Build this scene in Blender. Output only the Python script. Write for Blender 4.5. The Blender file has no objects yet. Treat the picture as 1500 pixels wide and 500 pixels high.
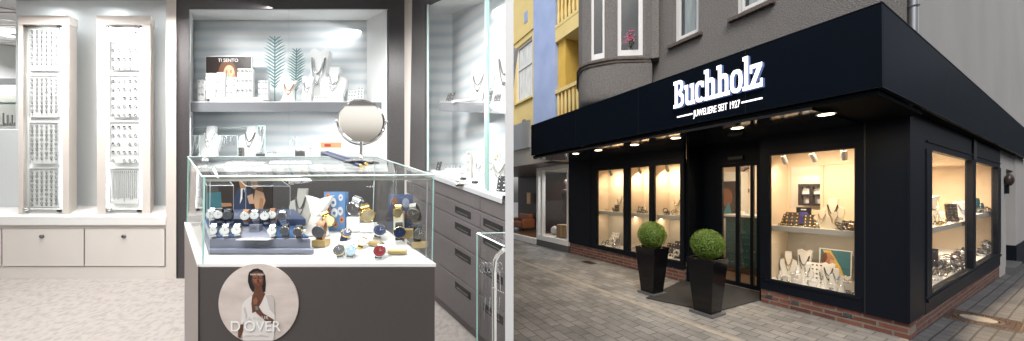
import bpy, bmesh, math, random
from mathutils import Vector, Matrix, Euler
random.seed(7)
R = math.radians
S = bpy.context.scene
COL = S.collection
F = 468.0; CX = 750.0; CY = 284.0; EYE = 1.6

def P(px, py, Z):
    return Vector(((px-CX)/F*Z, Z, EYE+(CY-py)/F*Z))

# ------------------------------------------------------------------ materials
def mk(name, col, rough=.5, metal=0, noise=None, bump=None, emit=None, coat=0, spec=None, alpha=None):
    m = bpy.data.materials.new(name); m.use_nodes = True
    nt = m.node_tree; b = nt.nodes['Principled BSDF']
    b.inputs['Base Color'].default_value = (*col, 1)
    b.inputs['Roughness'].default_value = rough
    b.inputs['Metallic'].default_value = metal
    if coat: b.inputs['Coat Weight'].default_value = coat
    if spec is not None: b.inputs['Specular IOR Level'].default_value = spec
    if emit:
        b.inputs['Emission Color'].default_value = (*emit[:3], 1); b.inputs['Emission Strength'].default_value = emit[3]
    tc = nt.nodes.new('ShaderNodeTexCoord')
    if noise:   # (scale, colour2, lo, hi[, stretch])
        n = nt.nodes.new('ShaderNodeTexNoise'); n.inputs['Scale'].default_value = noise[0]; n.inputs['Detail'].default_value = 6
        r = nt.nodes.new('ShaderNodeValToRGB')
        r.color_ramp.elements[0].position = noise[2]; r.color_ramp.elements[1].position = noise[3]
        r.color_ramp.elements[0].color = (*noise[1], 1); r.color_ramp.elements[1].color = (*col, 1)
        mp = nt.nodes.new('ShaderNodeMapping')
        if len(noise) > 4: mp.inputs['Scale'].default_value = noise[4]
        nt.links.new(tc.outputs['Object'], mp.inputs['Vector']); nt.links.new(mp.outputs[0], n.inputs['Vector'])
        nt.links.new(n.outputs['Fac'], r.inputs[0]); nt.links.new(r.outputs[0], b.inputs['Base Color'])
    if bump:    # (scale, strength, distance)
        n = nt.nodes.new('ShaderNodeTexNoise'); n.inputs['Scale'].default_value = bump[0]; n.inputs['Detail'].default_value = 8
        bp = nt.nodes.new('ShaderNodeBump'); bp.inputs['Strength'].default_value = bump[1]; bp.inputs['Distance'].default_value = bump[2]
        nt.links.new(tc.outputs['Object'], n.inputs['Vector']); nt.links.new(n.outputs['Fac'], bp.inputs['Height'])
        nt.links.new(bp.outputs[0], b.inputs['Normal'])
    return m

def mk_glass(name, tint=(.97, .99, .98), f0=.03, k=1.0, rough=.01):
    """thin clear pane: see-through, with a mirror share that grows towards grazing view (Schlick)"""
    m = bpy.data.materials.new(name); m.use_nodes = True; nt = m.node_tree
    nt.nodes.clear(); N = nt.nodes.new; o = N('ShaderNodeOutputMaterial'); mx = N('ShaderNodeMixShader')
    t = N('ShaderNodeBsdfTransparent'); g = N('ShaderNodeBsdfGlossy'); geo = N('ShaderNodeNewGeometry')
    t.inputs[0].default_value = (*tint, 1); g.inputs['Roughness'].default_value = rough
    dt = N('ShaderNodeVectorMath'); dt.operation = 'DOT_PRODUCT'; nt.links.new(geo.outputs['Normal'], dt.inputs[0]); nt.links.new(geo.outputs['Incoming'], dt.inputs[1])
    def mth(op, a, b=None):
        q = N('ShaderNodeMath'); q.operation = op
        for i, v in enumerate((a, b)):
            if v is None: continue
            if isinstance(v, (int, float)): q.inputs[i].default_value = v
            else: nt.links.new(v, q.inputs[i])
        return q.outputs[0]
    c = mth('ABSOLUTE', dt.outputs['Value']); s = mth('SUBTRACT', 1.0, c); p5 = mth('POWER', s, 5.0)
    f = mth('MULTIPLY', mth('ADD', mth('MULTIPLY', p5, 1-f0), f0), k)
    nt.links.new(f, mx.inputs[0]); nt.links.new(t.outputs[0], mx.inputs[1]); nt.links.new(g.outputs[0], mx.inputs[2]); nt.links.new(mx.outputs[0], o.inputs[0])
    return m

def mk_brick(name, c1, c2, cm, bw, rh, mortar, swz='XYZ', rough=.8, off=.5, noise=3.0, dirt=(.35, .35, .35), bias=0., bumpd=.004, rot=0, amount=.45, fine=60):
    m = bpy.data.materials.new(name); m.use_nodes = True; nt = m.node_tree; b = nt.nodes['Principled BSDF']
    b.inputs['Roughness'].default_value = rough
    tc = nt.nodes.new('ShaderNodeTexCoord'); sp = nt.nodes.new('ShaderNodeSeparateXYZ'); cb = nt.nodes.new('ShaderNodeCombineXYZ')
    nt.links.new(tc.outputs['Object'], sp.inputs[0])
    for i, a in enumerate(swz): nt.links.new(sp.outputs['XYZ'.index(a)], cb.inputs[i])
    mp = nt.nodes.new('ShaderNodeMapping'); mp.inputs['Rotation'].default_value = (0, 0, rot)
    nt.links.new(cb.outputs[0], mp.inputs[0])
    # slight waviness of the courses
    wn = nt.nodes.new('ShaderNodeTexNoise'); wn.inputs['Scale'].default_value = 2.2
    nt.links.new(mp.outputs[0], wn.inputs['Vector'])
    vm = nt.nodes.new('ShaderNodeVectorMath'); vm.operation = 'MULTIPLY_ADD'; vm.inputs[1].default_value = (.012, .012, 0)
    nt.links.new(wn.outputs['Color'], vm.inputs[0]); nt.links.new(mp.outputs[0], vm.inputs[2])
    bk = nt.nodes.new('ShaderNodeTexBrick'); bk.offset = off
    bk.inputs['Color1'].default_value = (*c1, 1); bk.inputs['Color2'].default_value = (*c2, 1); bk.inputs['Mortar'].default_value = (*cm, 1)
    bk.inputs['Scale'].default_value = 1; bk.inputs['Brick Width'].default_value = bw; bk.inputs['Row Height'].default_value = rh
    bk.inputs['Mortar Size'].default_value = mortar; bk.inputs['Mortar Smooth'].default_value = .2; bk.inputs['Bias'].default_value = bias
    nt.links.new(vm.outputs[0], bk.inputs['Vector'])
    n = nt.nodes.new('ShaderNodeTexNoise'); n.inputs['Scale'].default_value = noise; n.inputs['Detail'].default_value = 9; n.inputs['Roughness'].default_value = .65
    nt.links.new(tc.outputs['Object'], n.inputs['Vector'])
    r = nt.nodes.new('ShaderNodeValToRGB'); r.color_ramp.elements[0].position = .35; r.color_ramp.elements[1].position = .65
    r.color_ramp.elements[0].color = (*dirt, 1); r.color_ramp.elements[1].color = (1, 1, 1, 1)
    nt.links.new(n.outputs['Fac'], r.inputs[0])
    mx = nt.nodes.new('ShaderNodeMix'); mx.data_type = 'RGBA'; mx.blend_type = 'MULTIPLY'; mx.inputs[0].default_value = amount
    nt.links.new(bk.outputs['Color'], mx.inputs[6]); nt.links.new(r.outputs[0], mx.inputs[7])
    n2 = nt.nodes.new('ShaderNodeTexNoise'); n2.inputs['Scale'].default_value = fine; n2.inputs['Detail'].default_value = 4
    nt.links.new(tc.outputs['Object'], n2.inputs['Vector'])
    r2 = nt.nodes.new('ShaderNodeValToRGB'); r2.color_ramp.elements[0].position = .3; r2.color_ramp.elements[1].position = .7
    r2.color_ramp.elements[0].color = (.6, .6, .6, 1)
    nt.links.new(n2.outputs['Fac'], r2.inputs[0])
    mx2 = nt.nodes.new('ShaderNodeMix'); mx2.data_type = 'RGBA'; mx2.blend_type = 'MULTIPLY'; mx2.inputs[0].default_value = .6
    nt.links.new(mx.outputs[2], mx2.inputs[6]); nt.links.new(r2.outputs[0], mx2.inputs[7]); nt.links.new(mx2.outputs[2], b.inputs['Base Color'])
    inv = nt.nodes.new('ShaderNodeMath'); inv.operation = 'MULTIPLY_ADD'; inv.inputs[1].default_value = -1; 
    nt.links.new(bk.outputs['Fac'], inv.inputs[0])
    ad = nt.nodes.new('ShaderNodeMath'); ad.operation = 'MULTIPLY'; ad.inputs[1].default_value = .35; nt.links.new(n2.outputs['Fac'], ad.inputs[0])
    nt.links.new(ad.outputs[0], inv.inputs[2])
    bp = nt.nodes.new('ShaderNodeBump'); bp.inputs['Strength'].default_value = .8; bp.inputs['Distance'].default_value = bumpd
    nt.links.new(inv.outputs[0], bp.inputs['Height']); nt.links.new(bp.outputs[0], b.inputs['Normal'])
    return m

M = {}
M['white'] = mk('white_laminate', (.80, .79, .77), .45)
M['purewhite'] = mk('white_acrylic', (.86, .86, .85), .35)
M['beige'] = mk('beige_lacquer', (.70, .64, .59), .4, noise=(3, (.66, .60, .55), .3, .7))
M['beige_front'] = mk('beige_panel', (.72, .675, .63), .35, noise=(2, (.69, .645, .60), .35, .65))
M['bluewhite'] = mk('cool_white_wall', (.80, .84, .845), .6, noise=(1.5, (.77, .815, .825), .3, .7))
M['darkframe'] = mk('anthracite_frame', (.062, .055, .056), .4, noise=(40, (.05, .045, .047), .3, .7))
M['counter'] = mk('taupe_black_laminate', (.072, .062, .058), .5, noise=(70, (.055, .048, .045), .3, .7, (1, 1, 14)))
M['counter_side'] = mk('taupe_side_panel', (.26, .22, .20), .45, noise=(70, (.20, .17, .155), .3, .7, (1, 1, 14)))
M['drawer'] = mk('anthracite_drawer', (.135, .12, .12), .42, noise=(60, (.115, .102, .103), .3, .7))
M['black'] = mk('black_plastic', (.012, .012, .012), .4)
M['carpet'] = mk('grey_beige_carpet', (.38, .345, .32), .95, noise=(30, (.29, .26, .24), .30, .56), bump=(260, .7, .006))
M['ceiling'] = mk('ceiling_tile', (.62, .63, .64), .8)
M['glass'] = mk_glass('thin_glass', (.98, .99, .987), .010, .8)
M['glass_clear'] = mk_glass('case_front_glass', (.985, .992, .992), .004, .5, .22)
M['glass_shop'] = mk_glass('shop_window_glass', (.96, .965, .96), .035, 1.1)
M['glass_side'] = mk_glass('side_window_glass', (.97, .97, .96), .02, .40)
M['glassedge'] = mk('green_glass_edge', (.35, .62, .56), .15, spec=.8)
M['glassedge_light'] = mk('pale_glass_edge', (.62, .78, .74), .15, spec=.8)
M['chrome'] = mk('polished_steel', (.78, .76, .74), .13, 1)
M['nickel'] = mk('satin_nickel', (.62, .58, .53), .28, 1)
M['gold'] = mk('gold', (.80, .56, .18), .22, 1)
M['goldpale'] = mk('pale_gold', (.85, .72, .45), .25, 1)
M['silver'] = mk('silver', (.72, .73, .75), .22, 1)
M['darksilver'] = mk('oxidised_silver', (.16, .155, .15), .35, .8)
M['navy'] = mk('navy_leather', (.03, .045, .10), .5)
M['navyblue'] = mk('deep_blue_velvet', (.015, .06, .16), .8)
M['greyblue'] = mk('grey_blue_tray', (.20, .21, .27), .5)
M['mirror'] = mk('mirror_glass', (.78, .78, .77), .04, 1)
M['brown'] = mk('brown_leather', (.26, .10, .045), .5)
M['tan'] = mk('tan_leather', (.42, .20, .10), .5)
M['blackleather'] = mk('black_leather', (.02, .02, .022), .45)
M['dialwhite'] = mk('white_dial', (.85, .85, .84), .25)
M['dialnavy'] = mk('navy_dial', (.02, .035, .10), .2)
M['dialred'] = mk('wine_red_dial', (.30, .02, .02), .2)
M['dialpale'] = mk('pale_blue_dial', (.35, .52, .66), .25)
M['dialgrey'] = mk('grey_dial', (.09, .09, .10), .25)
M['linen'] = mk('white_linen', (.80, .77, .72), .8, bump=(80, .3, .003))
M['cream'] = mk('cream_velvet', (.74, .66, .52), .8)
M['tealfeather'] = mk('pale_teal_feather', (.09, .20, .20), .6)
M['gold_block'] = mk('kraft_gold_block', (.50, .36, .16), .45, .4)
M['printblue'] = mk('print_blue', (.13, .26, .50), .4)
M['printorange'] = mk('print_orange', (.62, .22, .08), .4)
M['printdark'] = mk('print_dark_brown', (.035, .022, .02), .35)
M['printskin'] = mk('print_skin', (.50, .24, .12), .4)
M['printskin2'] = mk('print_skin_light', (.68, .40, .25), .4)
M['printhair'] = mk('print_hair_brown', (.16, .065, .03), .4)
M['printbeige'] = mk('print_beige_backdrop', (.66, .58, .53), .4, noise=(7, (.52, .45, .41), .35, .65, (1, 1, 2.2)))
M['printskin3'] = mk('print_dark_skin', (.12, .045, .025), .4)
M['printskin4'] = mk('print_dark_skin_highlight', (.25, .10, .055), .4)
M['printblack'] = mk('print_black', (.01, .008, .008), .4)
M['printwhite'] = mk('print_white_cloth', (.70, .66, .63), .4)
M['printshade'] = mk('print_grey_fold', (.52, .47, .45), .4)
M['printlip'] = mk('print_lip', (.22, .05, .04), .4)
M['printteal'] = mk('print_teal_sea', (.05, .18, .22), .4)
M['printyellow'] = mk('print_yellow', (.75, .50, .10), .4)
M['printviolet'] = mk('print_violet', (.12, .10, .45), .4)
M['orange_card'] = mk('orange_card', (.62, .36, .16), .5)
M['redmark'] = mk('red_print', (.5, .04, .02), .5)
# exterior
M['fascia'] = mk('blue_black_metal_fascia', (.0035, .0065, .0125), .48, noise=(4, (.0028, .0055, .0105), .3, .7), spec=.06)
M['steel'] = mk('blue_black_powdercoat', (.006, .0085, .014), .42, noise=(90, (.005, .007, .012), .3, .7), spec=.12)
M['soffit'] = mk('glossy_black_soffit', (.009, .009, .010), .06, spec=.9)
M['stucco'] = mk('dark_grey_pebble_render', (.25, .235, .222), .95, noise=(60, (.145, .136, .13), .30, .62), bump=(70, 1.0, .02))
M['stucco_side'] = mk('light_grey_render', (.36, .355, .35), .9, noise=(.7, (.32, .315, .31), .3, .7), bump=(60, .25, .004))
M['ledge'] = mk('dark_stone_ledge', (.15, .12, .105), .8, noise=(12, (.10, .08, .07), .3, .7))
M['yellow'] = mk('yellow_render', (.76, .50, .10), .85, noise=(2.5, (.66, .42, .08), .3, .7), bump=(50, .3, .006))
M['paleyellow'] = mk('pale_yellow_render', (.82, .66, .30), .85, noise=(2.5, (.76, .60, .25), .3, .7))
M['lilac'] = mk('pale_blue_render', (.42, .52, .78), .85, noise=(1.6, (.33, .42, .68), .3, .7), bump=(60, .2, .004))
M['pvc'] = mk('white_window_frame', (.78, .77, .76), .4)
M['farblock'] = mk('grey_added_block', (.10, .11, .13), .9)
M['winglass'] = mk('dark_window_glass', (.04, .05, .055), .03, spec=1.0)
M['curtain'] = mk('net_curtain', (.82, .84, .84), .8, noise=(16, (.60, .63, .64), .35, .65, (1, 1, .15)))
M['brick_front'] = mk_brick('red_brick_plinth', (.23, .085, .06), (.12, .045, .035), (.22, .19, .165), .235, .0655, .011, 'XZY', noise=6, dirt=(.4, .3, .28), bumpd=.008)
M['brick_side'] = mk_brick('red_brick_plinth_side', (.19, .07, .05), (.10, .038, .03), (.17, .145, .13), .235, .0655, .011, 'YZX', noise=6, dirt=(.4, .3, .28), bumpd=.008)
M['paver'] = mk_brick('warm_concrete_pavers', (.37, .358, .342), (.265, .258, .248), (.15, .145, .138), .24, .14, .006, 'XYZ', noise=1.6, dirt=(.38, .385, .40), amount=.75, rot=R(0), bumpd=.005)
M['paver_grey'] = mk_brick('blue_grey_pavers', (.115, .115, .12), (.08, .08, .085), (.035, .035, .035), .21, .105, .008, 'YXZ', noise=1.5, dirt=(.5, .5, .5), amount=.6, bumpd=.005)
M['mat'] = mk('charcoal_entrance_mat', (.045, .044, .043), .95, noise=(120, (.012, .012, .012), .35, .65), bump=(200, .8, .01))
M['concrete'] = mk('concrete_threshold', (.34, .31, .27), .8, noise=(8, (.24, .22, .19), .3, .7))
M['iron'] = mk('rusty_cast_iron', (.10, .065, .045), .7, .3, noise=(30, (.05, .035, .028), .3, .7))
M['ironconc'] = mk('manhole_concrete', (.25, .23, .195), .85, noise=(25, (.17, .155, .13), .3, .7))
M['pot'] = mk('glossy_black_planter', (.004, .004, .005), .14, spec=.38)
M['potbase'] = mk('dark_stone_base_plate', (.09, .09, .095), .45)
M['soil'] = mk('potting_soil', (.02, .014, .01), .95)
M['box'] = mk('box_leaf', (.14, .235, .02), .5, noise=(30, (.05, .10, .010), .3, .6))
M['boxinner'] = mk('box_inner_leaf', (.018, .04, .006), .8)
M['warmwall'] = mk('warm_cream_display_lining', (.66, .56, .43), .7)
M['glossshelf'] = mk('glossy_grey_glass_front', (.20, .205, .22), .08, spec=.8)
M['greigewall'] = mk('greige_display_panel', (.50, .47, .41), .7)
M['shelfgrey'] = mk('pale_grey_shelf', (.52, .50, .46), .5)
M['shopfloor'] = mk('dark_wood_shop_floor', (.10, .06, .035), .35)
M['matteblack'] = mk('matte_black_soffit', (.004, .005, .006), .8, spec=.05)
M['teal'] = mk('teal_leather', (.015, .07, .075), .4)
M['pipe'] = mk('zinc_downpipe', (.30, .31, .33), .35, .7)
M['sign'] = mk('lit_white_acrylic', (.85, .85, .87), .3, emit=(1, .97, 1, 1.6))
M['signside'] = mk('lit_blue_white_edge', (.12, .16, .30), .3, emit=(.26, .40, .85, .28))
M['lamp'] = mk('lit_warm_diffuser', (.9, .85, .75), .3, emit=(1, .80, .52, 9))
M['lampcool'] = mk('lit_led_strip', (.9, .9, .9), .3, emit=(.93, .97, 1, 6))
M['alu'] = mk('white_aluminium', (.55, .56, .57), .35, .3)
M['cardboard'] = mk('brown_cardboard', (.36, .22, .11), .8)
M['red'] = mk('red_flower', (.45, .03, .05), .6)
M['pink'] = mk('pink_flower', (.65, .16, .26), .6)
M['leafgreen'] = mk('garden_leaf', (.05, .11, .02), .7, noise=(9, (.02, .05, .01), .3, .7))
M['divider_white'] = mk('white_added_divider', (.88, .88, .88), .8)

# ------------------------------------------------------------------ mesh builder
class MB:
    def __init__(s): s.b = bmesh.new(); s.mats = []
    def mi(s, m):
        if m is None: return 0
        if m not in s.mats: s.mats.append(m)
        return s.mats.index(m)
    def faces(s, pts, fs, m=None, smooth=False):
        vs = [s.b.verts.new(p) for p in pts]; i = s.mi(m)
        for f in fs:
            try:
                q = s.b.faces.new([vs[k] for k in f]); q.material_index = i; q.smooth = smooth
            except ValueError: pass
        return s
    def hexa(s, p, m=None):        # p: 4 bottom + 4 top
        return s.faces(p, [(0, 3, 2, 1), (4, 5, 6, 7), (0, 1, 5, 4), (1, 2, 6, 5), (2, 3, 7, 6), (3, 0, 4, 7)], m)
    def box(s, x0, x1, y0, y1, z0, z1, m=None):
        return s.hexa([(x0, y0, z0), (x1, y0, z0), (x1, y1, z0), (x0, y1, z0), (x0, y0, z1), (x1, y0, z1), (x1, y1, z1), (x0, y1, z1)], m)
    def prism(s, poly, d, m=None, side=None):     # poly: 3D points, extruded by vector d
        n = len(poly); d = Vector(d); pts = [Vector(p) for p in poly] + [Vector(p)+d for p in poly]
        s.faces(pts, [tuple(range(n)), tuple(range(2*n-1, n-1, -1))], m)
        s.faces(pts, [(i, i+n, (i+1) % n+n, (i+1) % n) for i in range(n)], side or m)
        return s
    def tube(s, pts, r, m=None, n=6, closed=False):
        pts = [Vector(p) for p in pts]; rings = []; N = len(pts)
        up = Vector((.13, .21, .97))
        for i, p in enumerate(pts):
            a = pts[(i-1) % N] if (closed or i > 0) else p; c = pts[(i+1) % N] if (closed or i < N-1) else p
            t = (c-a).normalized(); u = t.cross(up)
            if u.length < 1e-3: u = t.cross(Vector((1, 0, 0)))
            u.normalize(); v = t.cross(u).normalized()
            rr = r[i] if isinstance(r, (list, tuple)) else r
            rings.append([p+u*math.cos(2*math.pi*k/n)*rr+v*math.sin(2*math.pi*k/n)*rr for k in range(n)])
        al = [q for g in rings for q in g]; fs = []
        for i in range(N if closed else N-1):
            j = (i+1) % N
            for k in range(n): fs.append((i*n+k, i*n+(k+1) % n, j*n+(k+1) % n, j*n+k))
        if not closed: fs += [tuple(range(n))[::-1], tuple((N-1)*n+k for k in range(n))]
        return s.faces(al, fs, m, True)
    def lathe(s, prof, c=(0, 0, 0), m=None, n=20, ax='z', smooth=True):
        c = Vector(c); al = []; N = len(prof)
        for (r, h) in prof:
            for k in range(n):
                a = 2*math.pi*k/n
                v = Vector((r*math.cos(a), r*math.sin(a), h))
                if ax == 'y': v = Vector((v.x, v.z, v.y))
                if ax == 'x': v = Vector((v.z, v.x, v.y))
                al.append(c+v)
        fs = [(i*n+k, i*n+(k+1) % n, (i+1)*n+(k+1) % n, (i+1)*n+k) for i in range(N-1) for k in range(n)]
        fs += [tuple(range(n))[::-1], tuple((N-1)*n+k for k in range(n))]
        return s.faces(al, fs, m, smooth)
    def disc(s, c, r, d, m=None, n=28, ry=None):     # disc facing -y, thickness d
        c = Vector(c); ry = ry or r
        return s.prism([(c.x+r*math.cos(2*math.pi*k/n), c.y, c.z+ry*math.sin(2*math.pi*k/n)) for k in range(n)], (0, d, 0), m)
    def ball(s, c, r, m=None, n=12, sc=(1, 1, 1)):
        q = [(max(1e-4, math.sin(math.pi*i/n)), -math.cos(math.pi*i/n)) for i in range(n+1)]
        k0 = len(s.b.verts); s.lathe([(a*r, h*r) for a, h in q], (0, 0, 0), m, n*2); s.b.verts.ensure_lookup_table()
        for v in s.b.verts[k0:]: v.co = Vector((v.co.x*sc[0], v.co.y*sc[1], v.co.z*sc[2]))+Vector(c)
        return s
    def torus(s, c, r, t, nrm=(0, 1, 0), m=None, n=18, k=5, sc=(1, 1)):
        nrm = Vector(nrm).normalized(); u = nrm.cross(Vector((0, 0, 1)))
        if u.length < .01: u = Vector((1, 0, 0))
        u.normalize(); v = nrm.cross(u)
        return s.tube([Vector(c)+u*math.cos(2*math.pi*i/n)*r*sc[0]+v*math.sin(2*math.pi*i/n)*r*sc[1] for i in range(n)], t, m, k, True)
    def xf(s, mat):
        bmesh.ops.transform(s.b, matrix=mat, verts=s.b.verts); return s
    def build(s, name, m=None, parent=None, mat=None, bevel=0):
        bmesh.ops.recalc_face_normals(s.b, faces=s.b.faces)
        me = bpy.data.meshes.new(name); s.b.to_mesh(me); s.b.free(); me.set_sharp_from_angle(angle=R(38))
        if s.mats and m is None:
            for q in s.mats: me.materials.append(M[q])
        elif s.mats:
            for q in s.mats: me.materials.append(M[q])
        else: me.materials.append(M[m] if isinstance(m, str) else m)
        o = bpy.data.objects.new(name, me); COL.objects.link(o)
        if parent: o.parent = parent
        if mat is not None: o.matrix_world = mat if not parent else o.matrix_world
        if mat is not None and parent: o.matrix_local = mat
        if bevel:
            bv = o.modifiers.new('bevel', 'BEVEL'); bv.width = bevel; bv.segments = 2; bv.limit_method = 'ANGLE'; bv.angle_limit = R(40)
        return o

def tag(o, label=None, cat=None, group=None, kind=None):
    if label: o['label'] = label
    if cat: o['category'] = cat
    if group: o['group'] = group
    if kind: o['kind'] = kind
    return o
def empty(name, mat, label, cat, group=None):
    o = bpy.data.objects.new(name, None); COL.objects.link(o); o.empty_display_size = .05
    o.matrix_world = mat if isinstance(mat, Matrix) else Matrix.Translation(mat)
    return tag(o, label, cat, group)
def struct(o): o['kind'] = 'structure'; return o
def T(v): return Matrix.Translation(Vector(v))
def area(name, loc, size, power, col, target=None, sy=None, parent=None, spread=None):
    l = bpy.data.lights.new(name, 'AREA'); l.energy = power; l.color = col; l.size = size
    if sy: l.shape = 'RECTANGLE'; l.size_y = sy
    if spread: l.spread = spread
    o = bpy.data.objects.new(name, l); COL.objects.link(o); o.location = loc
    if target is not None:
        o.rotation_euler = (Vector(target)-Vector(loc)).to_track_quat('-Z', 'Y').to_euler()
    return o
def text_mesh(txt, size, m, name, parent, mat, ext=.0015, align='CENTER', sx=1.0, sp=1.0, bold=0.0):
    c = bpy.data.curves.new(name, 'FONT'); c.body = txt; c.size = size; c.extrude = ext; c.align_x = align; c.offset = bold
    c.space_character = sp
    o = bpy.data.objects.new(name, c); COL.objects.link(o)
    dg = bpy.context.evaluated_depsgraph_get(); me = bpy.data.meshes.new_from_object(o.evaluated_get(dg))
    bpy.data.objects.remove(o); me.materials.clear(); me.materials.append(M[m])
    me.transform(Matrix.Diagonal((sx, 1, 1, 1)))
    o = bpy.data.objects.new(name, me); COL.objects.link(o)
    if parent: o.parent = parent; o.matrix_local = mat
    else: o.matrix_world = mat
    return o
FRONT = Matrix(((1, 0, 0, 0), (0, 0, -1, 0), (0, 1, 0, 0), (0, 0, 0, 1)))   # text plane -> faces -y

# ================================================================== THE SHOP INTERIOR (left of the added divider)
# The showroom has an oblique plan and a floor that rises towards the back wall.
SL = (CY-150)/F
def room_z(Z, h): return EYE + SL*Z - h
def vdir(vp=(320, 150)): return Vector(((vp[0]-CX)/F, 1, (CY-vp[1])/F))
def RP(px, py, h):                     # point on the level h below the eye of the showroom
    return P(px, py, F*h/(py-150))
def fq(px0, py0, px1, py1, Z): return [P(px0, py1, Z), P(px1, py1, Z), P(px1, py0, Z), P(px0, py0, Z)]
def fbox(mb, px0, py0, px1, py1, Z, dz, m=None, vp=(320, 150)):
    return mb.prism(fq(px0, py0, px1, py1, Z), vdir(vp)*dz, m)
def one(name, px0, py0, px1, py1, Z, dz, m, parent=None, vp=(320, 150), bevel=0):
    return fbox(MB(), px0, py0, px1, py1, Z, dz, None, vp).build(name, m, parent, bevel=bevel)
I4 = Matrix.Identity(4)

# --- setting
def slopequad(x0, x1, Z0, Z1, h, th): 
    return [(x0, Z0, room_z(Z0, h)), (x1, Z0, room_z(Z0, h)), (x1, Z1, room_z(Z1, h)), (x0, Z1, room_z(Z1, h))]
XR = -.03
o = MB().prism(slopequad(-9, XR, -1.0, 9, 1.6, 0), (0, 0, -.06)).build('carpet_floor', 'carpet'); struct(o)
o = MB().prism(slopequad(-9, XR, -1.0, 9, -1.02, 0), (0, 0, .06)).build('ceiling', 'ceiling'); struct(o)
# ceiling grid lines in the far hall
g = MB()
for k in range(9):
    Z = 3.6+.6*k; g.box(-9, -3.2, Z, Z+.02, room_z(Z, -1.02)-.012, room_z(Z, -1.02)-.003)
for k in range(8):
    x = -9+.7*k; g.prism([(x, 3.4, room_z(3.4, -1.02)-.004), (x+.02, 3.4, room_z(3.4, -1.02)-.004), (x+.02, 9, room_z(9, -1.02)-.004), (x, 9, room_z(9, -1.02)-.004)], (0, 0, -.008))
struct(g.build('ceiling_grid', 'shelfgrey'))
struct(MB().box(-9.1, -9, -1, 9, -.2, 5.4).build('wall_left', 'bluewhite'))
struct(MB().box(-9, XR, 9, 9.1, -.2, 5.6).build('wall_far', 'bluewhite'))
struct(one('wall_niche', 23, -25, 262, 304, 3.2, .08, 'bluewhite'))
struct(one('wall_back', 240, -30, 640, 260, 3.42, .06, 'bluewhite'))
one_ = one('partition_panel', -60, 190, 27, 303, 3.16, .05, 'bluewhite')
tag(one_, 'low pale blue partition at the far left edge beside the left ring tower', 'partition')
# added divider in the white gap, parts the light of shop and street
o = MB().box(-10/F, 2.2/F, 1.0, 9.0, -.3, 3.6).build('added_divider', 'divider_white')
tag(o, 'narrow white end of the added divider between showroom and street', 'wall')

# --- far hall seen past the left tower
c = empty('glass_showcase', P(8, 200, 4.6), 'distant glass showcase in the hall at the far left edge', 'showcase')
cm = c.matrix_world.inverted()
def sub(name, px0, py0, px1, py1, Z, dz, m, root, vp=(320, 150), bevel=0):
    return fbox(MB(), px0, py0, px1, py1, Z, dz, None, vp).xf(root.matrix_world.inverted()).build(name, m, root, bevel=bevel)
sub('top', -25, 115, 23, 124, 4.6, .3, 'alu', c); sub('back_panel', -25, 124, 23, 196, 4.95, .03, 'shelfgrey', c)
sub('shelf', -25, 150, 23, 153, 4.6, .3, 'glassedge', c); sub('glass_pane', -25, 124, 23, 196, 4.6, .01, 'glass', c)
m_ = MB()
for k in range(10): fbox(m_, -10+k*3.2, 153-6*random.random()-14*(k % 2 == 0)+30, -8.4+k*3.2, 185, 4.8, .03)
m_.xf(cm).build('hanging_chains', 'darksilver', c)
sub('base', -25, 196, 23, 290, 4.6, .3, 'bluewhite', c)

# --- built-in base cabinet below the towers
c = empty('base_cabinet', P(120, 408, 2.9), 'long low beige cabinet with two locked doors under the ring towers', 'cabinet')
sub('body', -40, 330, 243, 392, 2.915, .27, 'beige_front', c)
sub('ledge', -40, 318, 243, 330, 2.885, .32, 'white', c, bevel=.003)
sub('plinth', -40, 391.5, 243, 409, 2.90, .2, 'beige_front', c)
def door(x0, x1, lx):
    d = sub('door', x0, 336, x1, 390, 2.895, .018, 'beige_front', c, bevel=.002)
    mb = MB(); p = P(lx, 346.5, 2.893); mb.lathe([(.0, -.012), (.014, -.012), (.016, -.006), (.016, .004), (0, .004)], p, None, 16, 'y')
    l = mb.xf(c.matrix_world.inverted()).build('lock', 'darksilver', d)
door(3.5, 122.5, 62); door(124.5, 241, 182); 
d = sub('door', -40, 336, 1.5, 390, 2.895, .018, 'beige_front', c, bevel=.002)
o = one('pilaster', 243, -30, 258, 409, 2.89, .25, 'beige', bevel=.003)
tag(o, 'tall beige pilaster between the towers niche and the black display case', 'pilaster')

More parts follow.
